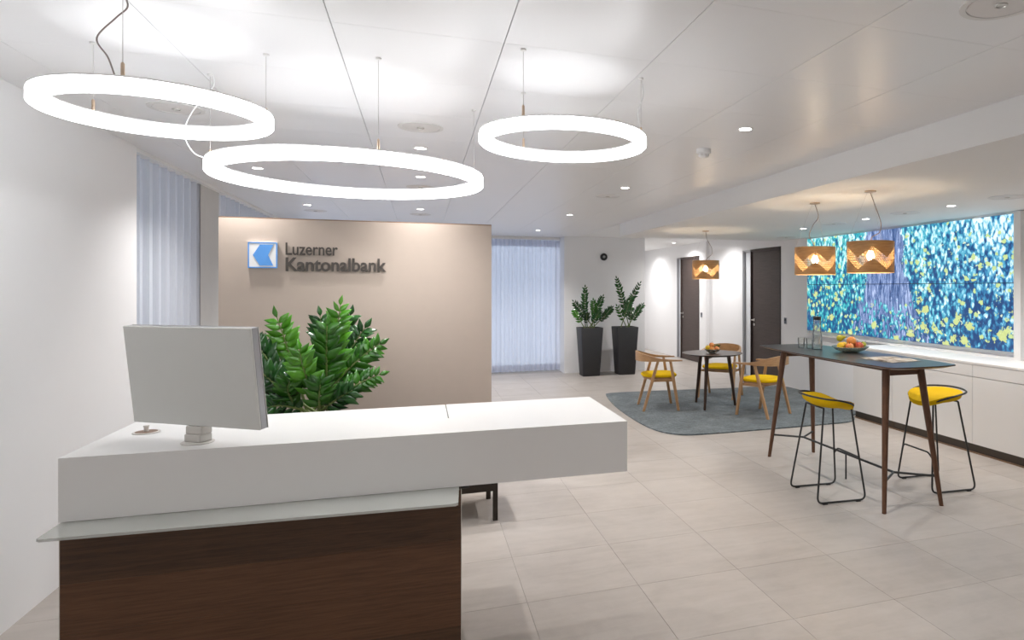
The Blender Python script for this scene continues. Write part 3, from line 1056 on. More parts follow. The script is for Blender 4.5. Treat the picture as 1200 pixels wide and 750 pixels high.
def stem_path(base, tip, bend, n=14):
    base, tip = Vector(base), Vector(tip)
    mid = base.lerp(tip, 0.5) + Vector(bend)
    return [base * (1 - t) ** 2 + mid * 2 * t * (1 - t) + tip * t * t for t in [i / n for i in range(n + 1)]]

def leaf_matrix(p, d, up, s, roll=0.0):
    x = d.normalized()
    y = up.cross(x)
    y = y.normalized() if y.length > 1e-4 else Vector((0, 1, 0))
    z = x.cross(y)
    m = Matrix((x, y, z)).transposed().to_4x4()
    return Matrix.Translation(p) @ m @ Matrix.Rotation(roll, 4, 'X') @ Matrix.Scale(s, 4)

def zz_stem(parent, base, tip, bend, r0, leaves, size, mat, start=0.3, joined=False, side=None):
    path = stem_path(base, tip, bend)
    bm = B(); tube(bm, path, [r0 * (1 - 0.75 * i / (len(path) - 1)) for i in range(len(path))], 7)
    if not joined:
        st = obj('stem', bm, 'stem_mat', parent, True)
    else:
        lb = B()
    n = len(path) - 1
    pairs = leaves // 2
    for k in range(pairs + 1):
        t = start + (1 - start) * k / pairs
        f = t * n; i = min(int(f), n - 1)
        p = path[i].lerp(path[i + 1], f - i)
        tan = (path[i + 1] - path[i]).normalized()
        sd = side.copy() if side else tan.cross(Vector((random.uniform(-0.2, 0.2), -1, 0.15)))
        sd = (sd - tan * sd.dot(tan)).normalized()
        nrm = sd.cross(tan).normalized()
        for s in ((-1, 1) if k < pairs else (0,)):
            ang = R(random.uniform(38, 60))
            d = tan * math.cos(ang) + sd * (s * math.sin(ang)) + nrm * random.uniform(-0.18, 0.18)
            if s == 0:
                d = tan
            sc = size * (0.75 + 0.5 * math.sin(PI * min(1, 0.25 + 0.75 * (t - start) / (1 - start)))) * random.uniform(0.9, 1.1)
            mw = leaf_matrix(p, d, nrm, sc, random.uniform(-0.5, 0.5))
            if joined:
                tmp = bmesh.new(); tmp.from_mesh(leaf_me[mat]); tmp.transform(mw)
                me = bpy.data.meshes.new('tmp'); tmp.to_mesh(me); tmp.free()
                lb.from_mesh(me); bpy.data.meshes.remove(me)
            else:
                o = bpy.data.objects.new('leaf', leaf_me[mat]); COL.objects.link(o)
                o.parent = st; o.matrix_local = mw
    if joined:
        st = obj('stem', bm, 'stem_mat', parent, True)
        obj('leaves', lb, mat, st, True)
    return st

# large plant on the sideboard, in front of the partition
pl = thing('potted_plant', 'large glossy green leafy pot plant in front of the taupe partition', 'plant', (-0.655, 4.91, 0.49))
obj('pot', lathe(B(), [(0, 0), (0.13, 0), (0.135, 0.005), (0.155, 0.26), (0.15, 0.265), (0.142, 0.26), (0.138, 0.235), (0, 0.235)], 28), 'pot', pl, True)
obj('soil', lathe(B(), [(0, 0.2355), (0.137, 0.2355), (0.12, 0.244), (0, 0.248)], 20), 'soil', pl, True)
# (tip x, y, z in the room, bend, leaves, material)
tips = [
    (-0.50, 4.80, 1.50, (0.00, -0.05, 0.05), 22, 'leaf_light', 0.95),
    (-0.66, 5.10, 1.42, (0.02, 0.08, 0.10), 20, 'leaf_dark', 0.95),
    (-0.89, 4.90, 1.42, (-0.02, 0.0, 0.10), 18, 'leaf_light', 1.0),
    (-1.02, 4.88, 1.27, (-0.05, -0.02, 0.14), 20, 'leaf_dark', 1.0),
    (-1.02, 4.82, 1.12, (-0.08, -0.04, 0.12), 18, 'leaf_dark', 1.0),
    (-1.00, 4.95, 0.98, (-0.10, 0.0, 0.12), 16, 'leaf_dark', 0.95),
    (-0.90, 4.70, 0.86, (-0.08, -0.08, 0.10), 12, 'leaf_dark', 0.9),
    (-0.37, 5.06, 1.33, (0.02, 0.06, 0.10), 20, 'leaf_dark', 1.0),
    (-0.27, 4.96, 1.22, (0.04, 0.0, 0.14), 20, 'leaf_mid', 1.0),
    (-0.265, 4.86, 1.02, (0.02, -0.04, 0.10), 18, 'leaf_mid', 0.85),
    (-0.72, 4.66, 1.22, (-0.04, -0.12, 0.10), 20, 'leaf_light', 1.0),
    (-0.57, 4.72, 1.37, (0.0, -0.10, 0.10), 22, 'leaf_mid', 1.0),
    (-0.47, 5.12, 1.42, (0.03, 0.10, 0.12), 18, 'leaf_dark', 0.95),
    (-0.78, 4.70, 1.02, (-0.08, -0.12, 0.08), 16, 'leaf_mid', 0.95),
    (-0.42, 4.70, 0.94, (0.06, -0.08, 0.08), 14, 'leaf_dark', 0.9),
    (-0.60, 4.68, 1.02, (0.0, -0.12, 0.06), 16, 'leaf_mid', 0.95),
]
for i, (x, y, z, bd, nl, mt, sz) in enumerate(tips):
    a = 2 * PI * i / len(tips)
    zz_stem(pl, (0.07 * math.cos(a * 3), 0.06 * math.sin(a * 3), 0.235), (x + 0.655, y - 4.91, z - 0.49), bd, 0.011, nl, sz * 1.2, mt, 0.34)

def planter(x, y, label, tips):
    t = thing('planter', label, 'planter', (x, y, 0), 0, 'tall planters by the far wall')
    bm = B()
    h, a0, a1, ai = 0.885, 0.158, 0.208, 0.185
    rings = []
    for a, z in ((a0 - 0.004, 0), (a0, 0.006), (a1, h - 0.006), (a1 - 0.004, h), (ai, h), (ai - 0.006, h - 0.05)):
        rings.append([(p[0], p[1], z) for p in rrect(-a, a, -a, a, 0.018, 3)])
    loft(bm, rings)
    obj('pot', bm, 'planter', t, True)
    bm = B(); a = ai - 0.006; box(bm, -a, a, -a, a, h - 0.049, h - 0.03)
    obj('soil', bm, 'soil', t)
    for i, (tx, tz, ty, bx, nl, mt) in enumerate(tips):
        b0 = (0.09 * math.cos(2.4 * i), 0.07 * math.sin(2.4 * i), h - 0.03)
        zz_stem(t, b0, (tx - x, ty, tz), (bx, -0.03, 0.08), 0.010, nl, 0.92, mt, 0.30, joined=True)
    return t
planter(2.95, 11.80, 'tall anthracite planter with a lower bushy plant nearer the sheer curtain', [
    (2.63, 1.36, -0.1, -0.06, 20, 'leaf_dark'), (2.89, 1.62, 0.1, -0.02, 24, 'leaf_dark'), (3.20, 1.45, 0.0, 0.0, 22, 'leaf_dark'),
    (3.36, 1.24, -0.05, 0.08, 22, 'leaf_dark'), (2.68, 1.20, 0.1, -0.05, 18, 'leaf_mid'), (2.98, 1.38, -0.16, 0.0, 18, 'leaf_mid'),
    (2.86, 1.15, -0.18, -0.03, 14, 'leaf_dark'), (3.10, 1.18, -0.15, 0.05, 14, 'leaf_dark')])
planter(3.63, 11.80, 'tall anthracite planter with taller upright fronds beside the corridor opening', [
    (3.47, 1.79, 0.0, -0.02, 26, 'leaf_dark'), (3.93, 1.70, 0.0, -0.04, 24, 'leaf_dark'), (3.97, 1.30, -0.05, 0.04, 20, 'leaf_dark'),
    (3.45, 1.27, -0.1, -0.04, 10, 'leaf_mid'), (3.74, 1.45, -0.05, 0.02, 22, 'leaf_dark'), (3.80, 1.25, 0.1, 0.0, 16, 'leaf_dark')])
# ------------------------------------------------------------------ ceiling fittings
def add_light(name, kind, loc, energy, col, parent=None, **kw):
    l = bpy.data.lights.new(name, kind)
    l.energy = energy; l.color = col
    for k, v in kw.items():
        setattr(l, k, v)
    o = bpy.data.objects.new(name, l); COL.objects.link(o)
    o.location = loc
    if parent: o.parent = parent
    return o

spot_ring = None
def downlight(x, y, z, label, group, power, r=0.038, angle=125):
    t = thing('downlight', label, 'downlight', (x, y, z), 0, group)
    obj('trim_ring', lathe(B(), [(r + 0.010, 0), (r + 0.009, -0.004), (r, -0.004), (r, -0.001)], 24), 'white_lacquer', t, True)
    obj('lens', lathe(B(), [(0, -0.0015), (r, -0.0015), (r, -0.0005), (0, -0.0005)], 24), 'spot', t)
    add_light('lamp', 'SPOT', (0, 0, -0.012), power, (1.0, 0.975, 0.955), t, spot_size=R(angle), spot_blend=0.85, shadow_soft_size=0.04)
    return t
CX = (-1.2475, 0.0025, 1.8775)
GL = 'downlights in the metal ceiling'
DL = 'unseen small round downlight set flush in the white metal ceiling panels'
main = [(CX[0], 5.4675, 0.55, 'small round downlight close above the emblem end of the taupe partition'),
        (CX[1], 5.4675, 0.55, 'small round downlight close above the plain end of the taupe partition'),
        (CX[0], 6.0925, 0.5, 'small round downlight between the taupe partition and the pleated curtain'),
        (CX[1], 4.8425, 0.9, 'small round downlight next to the ceiling speaker before the taupe partition'),
        (CX[0], 8.5925, 1.0, 'small round downlight behind the partition, nearest the pleated curtain'),
        (CX[1], 6.0925, 0.9, 'small round downlight seen through the large ring light'), (CX[1], 8.5925, 1.0, 'small round downlight behind the plain end of the partition'), (CX[1], 11.0925, 1.2, DL),
        (CX[2], 3.5925, 0.9, 'small round downlight nearest the smoke detector in the metal ceiling'),
        (CX[2], 6.0925, 1.0, 'small round downlight in the metal ceiling next beyond the smoke detector'),
        (CX[2], 8.5925, 1.1, 'small round downlight in the metal ceiling midway between smoke detector and planters'), (CX[2], 11.0925, 1.4, 'small round downlight in the metal ceiling before the planters'),
        (CX[0], 1.0925, 0.3, DL), (CX[1], 1.0925, 0.3, DL), (CX[2], 1.0925, 0.7, DL),  # out of view; first two added to brighten the counter front
        (CX[0], -1.4075, 0.6, DL), (CX[1], -1.4075, 0.6, DL), (CX[2], -1.4075, 0.8, DL)]  # unseen row behind the camera, added to light the counter front
for x, y, k, lb in main:
    downlight(x, y, HC, lb, GL, SPOT_POWER * k)
for x, y, lb in ((4.715, 3.64, 'small round downlight over the street end of the worktop'), (4.715, 4.874, 'small round downlight in the lowered ceiling, second from the street end of worktop'),
                 (4.715, 6.133, 'small round downlight in the lowered ceiling over the narrow cabinet'), (4.715, 7.4, 'small round downlight in the lowered ceiling over the rug')):
    downlight(x, y, HL, lb, 'downlights in the lowered ceiling', LOW_SPOT_POWER)
for x, y, lb in ((5.17, 13.2, 'small round downlight before the far dark door'), (5.0, 11.3, 'small round downlight before the nearer dark door'), (5.0, 15.4, 'small round downlight at the blind end of the corridor')):
    downlight(x, y, HC - 0.002, lb, 'corridor downlights', 80, angle=160)

def vent(x, y, z, label, group, r=0.132):
    t = thing('ceiling_speaker', label, 'ceiling speaker', (x, y, z), 0, group)
    obj('rim', lathe(B(), [(r, 0), (r - 0.001, -0.004), (r - 0.022, -0.005), (r - 0.023, -0.0)], 40), 'vent_rim', t, True)
    obj('grille', lathe(B(), [(0, -0.0045), (r - 0.026, -0.0035), (r - 0.026, -0.0005), (0, -0.0005)], 40), 'vent', t, True)
    obj('sensor', lathe(B(), [(0.022, -0.0045), (0.021, -0.009), (0.017, -0.009), (0.016, -0.006), (0, -0.006)], 20), 'steel', t, True)
for x, y, lb in ((CX[0], 4.2175, 'round pale ceiling speaker seen through the small ring light by the left wall'), (CX[0], 9.2175, 'round pale ceiling speaker behind the partition, nearest the pleated curtain'),
                 (CX[1], 4.2175, 'round pale ceiling speaker between the large and the small ring light'), (CX[1], 6.7175, 'round pale ceiling speaker seen through the large ring light'),
                 (CX[1], 9.2175, 'round pale ceiling speaker behind the plain end of the partition'), (CX[2], 1.7175, 'round pale ceiling speaker in the metal ceiling nearest the street side'),
                 (CX[2], 6.7175, 'round pale ceiling speaker in the metal ceiling before the planters')):
    vent(x, y, HC, lb, 'speakers in the metal ceiling')
for x, y, lb in ((4.715, 4.25, 'round pale ceiling speaker over the street end of the worktop'), (4.715, 5.50, 'round pale ceiling speaker over the middle cabinet'),
                 (4.70, 6.72, 'round pale ceiling speaker over the narrow cabinet'), (5.30, 8.8, 'round pale ceiling speaker beside the nearer dark door')):
    vent(x, y, HL, lb, 'speakers in the lowered ceiling', 0.15)

t = thing('smoke_detector', 'white smoke detector hanging under the metal ceiling', 'smoke detector', (CX[2], 4.2175, HC))
obj('base', lathe(B(), [(0, 0), (0.050, 0), (0.050, -0.030), (0.046, -0.034), (0, -0.034)], 28), 'logo_white', t, True)
obj('cap', lathe(B(), [(0.036, -0.0345), (0.034, -0.052), (0.022, -0.060), (0, -0.061)], 28), 'logo_white', t, True)
for k in range(8):
    a = 2 * PI * k / 8
    obj('slot', box(B(), 0.033, 0.0375, -0.008, 0.008, -0.048, -0.038), 'vent', t, rot=(0, 0, a))

# ------------------------------------------------------------------ ring luminaires
def ring_light(x, y, rad, zb, tk, angs, label, cable):
    t = thing('ring_light', label, 'ring light', (x, y, zb), 0, 'ring lights over the counter')
    w = 0.047
    ri, ro, b_ = rad - w, rad, 0.006
    prof = [(ri + b_, 0), (ro - b_, 0), (ro, b_), (ro, tk - b_), (ro - b_, tk), (ri + b_, tk), (ri, tk - b_), (ri, b_), (ri + b_, 0)]
    bm = B(); lathe(bm, prof, 96); bmesh.ops.remove_doubles(bm, verts=bm.verts, dist=1e-5)
    obj('luminous_ring', bm, 'ring', t, True)
    bm = B(); lathe(bm, [(ri + 0.002, tk + 0.0004), (ro - 0.002, tk + 0.0004), (ro - 0.002, tk + 0.006), (ri + 0.002, tk + 0.006), (ri + 0.002, tk + 0.0004)], 96)
    bmesh.ops.remove_doubles(bm, verts=bm.verts, dist=1e-5)
    obj('housing', bm, 'logo_white', t, True)
    rc = rad - w / 2
    for a in angs:
        ax, ay = rc * math.cos(a), rc * math.sin(a)
        f = obj('fitting', lathe(B(), [(0, tk + 0.006), (0.005, tk + 0.006), (0.006, tk + 0.012), (0.0055, tk + 0.05), (0.002, tk + 0.055), (0, tk + 0.055)], 12, ax, ay), 'brass', t, True)
        bm = B(); tube(bm, [(ax, ay, tk + 0.05), (ax, ay, HC - zb)], 0.0011, 6)
        obj('wire', bm, 'wire', f)
        obj('ceiling_cup', lathe(B(), [(0, 0), (0.012, 0), (0.012, -0.006), (0, -0.010)], 14, ax, ay, HC - zb), 'white_lacquer', f, True)
    bm = B(); tube(bm, smooth_path(cable, 8), 0.0026, 6)
    obj('cable', bm, 'cable' if cable[0][2] < 0.3 and rad < 0.5 and x < 0 else 'cable_white', t, True)
    return t
# front-left ring
x, y, zb, tk = -0.936, 2.99, 2.262, 0.048
def relang(px, py): return math.atan2(py - y, px - x)
angs1 = [relang(-0.605, 3.113), relang(-1.216, 3.189), relang(-0.93, 2.62)]
hx, hy = 0.35 * math.cos(angs1[2]), 0.35 * math.sin(angs1[2])
ring_light(x, y, 0.376, zb, tk, angs1, 'small glowing white ring light hanging nearest the plain left wall', [
    (hx - 0.02, hy, tk), (hx - 0.045, hy + 0.01, tk + 0.07), (hx - 0.075, hy + 0.01, tk + 0.13), (hx - 0.02, hy, tk + 0.20), (hx + 0.012, hy, tk + 0.24), (hx + 0.004, hy, HC - zb)])
x, y, zb, tk = -0.310, 3.587, 2.141, 0.052
angs2 = [relang(-0.167, 3.005), relang(-0.907, 3.492), relang(0.278, 3.711)]
hx, hy = 0.6 * math.cos(angs2[1]), 0.6 * math.sin(angs2[1])
ring_light(x, y, 0.624, zb, tk, angs2, 'large glowing white ring light hanging lowest over the counter', [
    (hx - 0.01, hy, tk + 0.01), (hx - 0.07, hy + 0.01, tk + 0.04), (hx - 0.10, hy, tk + 0.12), (hx - 0.07, hy, tk + 0.22), (hx + 0.01, hy, tk + 0.34), (hx + 0.012, hy, HC - zb)])
x, y, zb, tk = 0.622, 2.97, 2.262, 0.046
angs3 = [relang(0.392, 2.691), relang(0.969, 2.886), relang(0.491, 3.286)]
hx, hy = 0.353 * math.cos(angs3[1]), 0.353 * math.sin(angs3[1])
ring_light(x, y, 0.378, zb, tk, angs3, 'small glowing white ring light hanging over the open end of the counter', [
    (hx + 0.01, hy, tk), (hx - 0.004, hy + 0.01, tk + 0.07), (hx - 0.012, hy, tk + 0.13), (hx + 0.012, hy, tk + 0.20), (hx + 0.004, hy, HC - zb)])

# ------------------------------------------------------------------ pendant lamps
def pendant(x, y, label, cord):
    zb, h, rr = 1.735, 0.25, 0.182
    t = thing('pendant_lamp', label, 'pendant lamp', (x, y, zb), 0, 'wooden drum pendants')
    bm = B(); lathe(bm, [(rr, 0), (rr, h), (rr - 0.002, h), (rr - 0.002, 0), (rr, 0)], 64); bmesh.ops.remove_doubles(bm, verts=bm.verts, dist=1e-5)
    obj('shade', bm, 'shade', t, True)
    bm = B()
    for k in range(3):
        a = 2 * PI * k / 3 + 0.4
        tube(bm, [(0.014 * math.cos(a), 0.014 * math.sin(a), h - 0.012), ((rr - 0.002) * math.cos(a), (rr - 0.002) * math.sin(a), h - 0.012)], 0.002, 6)
    lathe(bm, [(0, h - 0.075), (0.017, h - 0.075), (0.018, h - 0.01), (0.006, h), (0, h)], 14)
    obj('lamp_holder', bm, 'brass', t, True)
    obj('bulb', lathe(B(), [(0, 0.10), (0.016, 0.104), (0.027, 0.118), (0.030, 0.135), (0.024, 0.155), (0.014, 0.174), (0, 0.174)], 18), 'bulb', t, True)
    add_light('lamp', 'POINT', (0, 0, 0.075), PENDANT_POWER, (1.0, 0.80, 0.56), t, shadow_soft_size=0.02)
    for k in range(3):
        a = 2 * PI * k / 3 + 0.4
        bm = B(); tube(bm, [((rr - 0.003) * math.cos(a), (rr - 0.003) * math.sin(a), h - 0.005), (0.022 * math.cos(a), 0.022 * math.sin(a), HL - zb - 0.008)], 0.0008, 5)
        obj('wire', bm, 'wire', t)
    obj('ceiling_rose', lathe(B(), [(0, 0), (0.045, 0), (0.045, -0.010), (0.010, -0.016), (0, -0.016)], 24, 0, 0, HL - zb), 'brass', t, True)
    bm = B(); tube(bm, smooth_path([(0, 0, h)] + cord + [(0, 0, HL - zb - 0.012)], 10), 0.0035, 7)
    obj('cord', bm, 'cable', t, True)
    return t
pendant(3.39, 5.131, 'wooden drum pendant lamp over the bar table end with the carafe', [(-0.02, 0.0, 0.29), (-0.06, 0.0, 0.36), (-0.02, 0.0, 0.45), (0.035, 0, 0.53)])
pendant(3.39, 4.351, 'wooden drum pendant lamp over the bar table end with the magazine', [(0.02, 0.0, 0.29), (0.09, 0.0, 0.33), (0.10, 0.0, 0.41), (0.05, 0.0, 0.53)])
pendant(3.655, 8.146, 'wooden drum pendant lamp over the small round table', [(0.03, 0.0, 0.29), (0.09, 0.0, 0.34), (0.09, 0.0, 0.42), (0.02, 0.0, 0.54)])

# ------------------------------------------------------------------ video wall
vw = thing('video_wall', 'large video wall of six displays showing a tree trunk among yellow flowers', 'video wall', (5.6, 6.835, 0.966))
y0, y1 = -1.855, 1.855
cw, rh = (y1 - y0) / 3, 0.6985
me_d = None
for i in range(3):
    for j in range(2):
        if me_d is None:
            bm = B(); box(bm, 0, 0.030, 0.005, cw - 0.005, 0.004, rh - 0.004)
            o = obj('display', bm, 'picture', vw, loc=(0, y0, 0)); me_d = o.data
        else:
            inst('display', me_d, vw, (0, y0 + i * cw, j * rh))
obj('backing', box(B(), 0.0305, 0.049, y0, y1, 0, 2 * rh), 'black_plastic', vw)
bm = B()
box(bm, 0.004, 0.0495, y0 - 0.085, y0 - 0.004, -0.05, 2 * rh + 0.014)
box(bm, 0.004, 0.0495, y1 + 0.004, y1 + 0.03, -0.05, 2 * rh + 0.014)
box(bm, 0.004, 0.0495, y0 - 0.085, y1 + 0.03, -0.075, -0.0505)
obj('surround', bm, 'white_lacquer', vw)

# ------------------------------------------------------------------ cabinets along the right wall
XF = 5.08
def cabinet(ya, yb_, label):
    t = thing('cabinet', label, 'cabinet', (XF + 0.28, (ya + yb_) / 2, 0), 0, 'low white cabinets')
    hw = (yb_ - ya) / 2
    x0 = -0.28
    obj('body', box(B(), x0 + 0.022, 0.285, -hw + 0.001, hw - 0.001, 0.09, 0.868), 'white_lacquer', t)
    obj('plinth', box(B(), x0 + 0.035, 0.28, -hw + 0.001, hw - 0.001, 0.0, 0.0895), 'bronze', t)
    obj('floor_strip', box(B(), x0 + 0.018, x0 + 0.0345, -hw + 0.001, hw - 0.001, 0.0, 0.012), 'bronze_foot', t)
    nd = max(1, round(hw * 2 / 0.6)) if hw < 0.4 else 1
    g = 0.0025
    d = obj('drawer_front', box(B(), x0, x0 + 0.020, -hw + g, hw - g, 0.752, 0.866), 'white_lacquer', t)
    obj('finger_pull', box(B(), x0 - 0.0015, x0 - 0.0003, -0.075, 0.075, 0.7525, 0.764), 'vent', d)
    obj('door', box(B(), x0, x0 + 0.020, -hw + g, hw - g, 0.095, 0.746), 'white_lacquer', t)
    return t
cabinet(3.81, 4.98, 'white low cabinet nearest the street end of the run under the video wall')
cabinet(4.98, 6.13, 'white low cabinet in the middle of the run, right behind the bar table')
cabinet(6.13, 6.85, 'narrow white low cabinet at the rug end of the run')
tag(obj('worktop', box(B(), XF - 0.002, XR - 0.002, 3.81, 6.853, 0.8685, 0.893, 0.002), 'counter'), 'white worktop lying on the low cabinets under the video wall', 'worktop')

# ------------------------------------------------------------------ rug
ctrl = [(2.62, 9.45), (2.50, 8.6), (2.46, 7.6), (2.50, 7.0), (2.64, 6.70), (2.90, 6.60), (3.6, 6.585), (4.4, 6.59), (4.85, 6.62), (5.03, 6.75), (5.16, 6.96), (5.45, 7.02), (5.58, 7.2), (5.62, 7.8), (5.62, 8.7), (5.60, 9.25), (5.45, 9.41), (4.6, 9.47), (3.5, 9.60), (2.85, 9.64), (2.68, 9.6)]
pts = [(p.x, p.y) for p in smooth_path([(a, b_, 0) for a, b_ in ctrl], 5, True)]
bm = B()
cxr, cyr = 4.05, 8.1
prism(bm, pts, 0.0005, 0.014)
rug = tag(obj('rug', bm, 'rug'), 'blue-grey rug with rounded corners under the round table and wooden chairs', 'rug')
# ------------------------------------------------------------------ bar table
bt = thing('bar_table', 'tall walnut bar table with a dark top and splayed legs', 'bar table', (3.39, 4.70, 0))
def bar_outline(hx, hy, r, bulge, n=8):
    """boat-shaped outline: long sides bow outwards, corners rounded"""
    pts = []
    cor = [(hx, hy), (-hx, hy), (-hx, -hy), (hx, -hy)]
    raw = []
    for i in range(4):
        a, b_ = cor[i], cor[(i + 1) % 4]
        for k in range(n):
            t = k / n
            x = a[0] + (b_[0] - a[0]) * t; y = a[1] + (b_[1] - a[1]) * t
            w = 4 * t * (1 - t)
            if abs(a[0] - b_[0]) < 1e-6:
                x += math.copysign(bulge * w, x)
            else:
                y += math.copysign(bulge * 0.5 * w, y)
            raw.append((x, y))
    # cut the corners
    out = []
    m = len(raw)
    for i, p in enumerate(raw):
        if i % n == 0:
            q0, q1 = raw[i - 1], raw[(i + 1) % m]
            for t in (0, 0.25, 0.5, 0.75, 1):
                v0 = Vector(p).lerp(Vector(q0), min(1, r / (Vector(p) - Vector(q0)).length)); v1 = Vector(p).lerp(Vector(q1), min(1, r / (Vector(p) - Vector(q1)).length))
                v = v0 * (1 - t) ** 2 + Vector(p) * 2 * t * (1 - t) + v1 * t * t
                out.append((v.x, v.y))
        else:
            out.append(p)
    return out
oT = bar_outline(0.295, 0.955, 0.05, 0.055)
oB = bar_outline(0.245, 0.905, 0.05, 0.045)
bm = B()
loft(bm, [[(x, y, 1.032) for x, y in oB], [(x, y, 1.050) for x, y in oT], [(x, y, 1.0545) for x, y in oT]])
obj('edge', bm, 'walnut_flat', bt)
bm = B(); prism(bm, [(x * 0.996, y * 0.999) for x, y in oT], 1.0548, 1.057)
obj('top', bm, 'linoleum', bt)
feet = [(-0.26, -0.835), (0.255, -0.835), (-0.24, 0.836), (0.25, 0.836)]
tops = [(-0.155, -0.725), (0.155, -0.725), (-0.15, 0.715), (0.15, 0.715)]
for f, tp in zip(feet, tops):
    bm = B(); taper_leg(bm, (f[0], f[1], 0.0), (tp[0], tp[1], 1.031), 0.016, 0.030, 14)
    obj('leg', bm, 'walnut', bt, True)
for s in (-1, 1):
    obj('end_rail', box(B(), -0.13, 0.13, s * 0.722 - 0.014, s * 0.722 + 0.014, 0.968, 1.0305), 'walnut_flat', bt)
    obj('side_rail', box(B(), s * 0.135 - 0.010, s * 0.135 + 0.010, -0.69, 0.69, 0.998, 1.0305), 'walnut_flat', bt)
zf = 0.215
def leg_at(i, z):
    t = z / 1.031
    return (feet[i][0] + (tops[i][0] - feet[i][0]) * t, feet[i][1] + (tops[i][1] - feet[i][1]) * t, z)
bm = B(); tube(bm, [(0, -0.62, zf), (0, 0.62, zf)], 0.010, 8)
ft = obj('foot_rest', bm, 'black_metal', bt, True)
for i, yy in ((0, -0.62), (1, -0.62), (2, 0.62), (3, 0.62)):
    bm = B(); tube(bm, [(0, yy, zf), leg_at(i, zf)], 0.009, 8)
    obj('foot_rest_fork', bm, 'black_metal', ft, True)
bm = B(); tube(bm, [(0, -0.03, 0.0), (0, -0.03, zf)], 0.007, 8)
obj('foot_rest_post', bm, 'black_metal', ft, True)

# ------------------------------------------------------------------ bar stools (front towards +x)
st = thing('bar_stool', 'yellow saddle-seat bar stool with black wire frame on the counter side of bar table', 'bar stool', (2.998, 4.375, 0), R(-4), 'bar stools')
rt = 0.0075
zt = 0.700
for s in (-1, 1):
    pth = fillet([(-0.105, s * 0.135, zt), (-0.205, s * 0.215, rt + 0.004), (0.205, s * 0.215, rt + 0.004), (0.130, s * 0.135, zt)], 0.05, 6)
    bm = B(); tube(bm, pth, rt, 8)
    lgp = obj('side_frame', bm, 'black_metal', st, True)
    for xx in (-0.14, 0.14):
        obj('glide', box(B(), xx - 0.018, xx + 0.018, s * 0.215 - 0.008, s * 0.215 + 0.008, 0, 0.006), 'black_plastic', lgp)
def on_leg(z, s, front=True):
    t = z / zt
    return (0.205 + (0.130 - 0.205) * t if front else -0.205 + 0.1 * t, s * (0.215 - 0.08 * t), z)
a, b_ = on_leg(0.27, -1), on_leg(0.27, 1)
bm = B(); tube(bm, fillet([a, (a[0] + 0.012, a[1] * 0.82, 0.315), (a[0] + 0.012, b_[1] * 0.82, 0.315), b_], 0.05, 5), rt * 0.9, 8)
obj('foot_bar', bm, 'black_metal', st, True)
bm = B()
for x in (-0.105, 0.130):
    tube(bm, [(x, -0.135, zt), (x, 0.135, zt)], rt * 0.9, 8)
obj('seat_support', bm, 'black_metal', st, True)
# saddle seat: wide across, dished in the middle, rolled front
bm = B()
nu, nv = 22, 12
def seat_pt(u, v, top):
    # u angle, v radius 0..1, superellipse outline
    c, s_ = math.cos(u), math.sin(u)
    rx, ry, p = 0.175, 0.225, 2.7
    k = (abs(c) ** p + abs(s_) ** p) ** (-1 / p)
    x, y = rx * k * c * v, ry * k * s_ * v
    if x < 0:
        y *= 1 - 0.20 * (x / rx) ** 2
    z = 0.748 + 0.020 * (abs(y) / ry) ** 2 - 0.050 * max(0, x / rx) ** 2 + 0.036 * max(0, -x / rx) ** 2
    th_ = 0.062 * (1 - 0.40 * v ** 4)
    if top:
        return (x, y, z + 0.004 * (1 - v ** 6))
    return (x * (1 - 0.05 * v), y * (1 - 0.05 * v), z - th_)
rings = []
for v in (0.02, 0.3, 0.6, 0.85, 0.97, 1.0):
    rings.append([seat_pt(2 * PI * k / nu, v, False) for k in range(nu)])
top_r = [[seat_pt(2 * PI * k / nu, v, True) for k in range(nu)] for v in (1.0, 0.94, 0.8, 0.55, 0.28, 0.02)]
mid = [tuple((a_ + b2) / 2 * (1.015 if i < 2 else 1) for i, (a_, b2) in enumerate(zip(p, q))) for p, q in zip(rings[-1], top_r[0])]
loft(bm, rings + [mid] + top_r)
obj('seat', bm, 'yellow', st, True)
# low hoop along the back edge, running forward to the legs
hoop = smooth_path([(0.130, -0.138, 0.700), (0.118, -0.185, 0.722), (0.07, -0.222, 0.745), (-0.03, -0.240, 0.772), (-0.13, -0.200, 0.783), (-0.188, -0.09, 0.790), (-0.197, 0, 0.792),
                    (-0.188, 0.09, 0.790), (-0.13, 0.200, 0.783), (-0.03, 0.240, 0.772), (0.07, 0.222, 0.745), (0.118, 0.185, 0.722), (0.130, 0.138, 0.700)], 6)
bm = B(); tube(bm, hoop, rt, 8)
obj('back_hoop', bm, 'black_metal', st, True)
st2 = copy_tree(st)
st2.location = (3.985, 4.29, 0); st2.rotation_euler = (0, 0, R(176))
st2['label'] = 'yellow saddle-seat bar stool with black wire frame on the cabinet side of bar table'

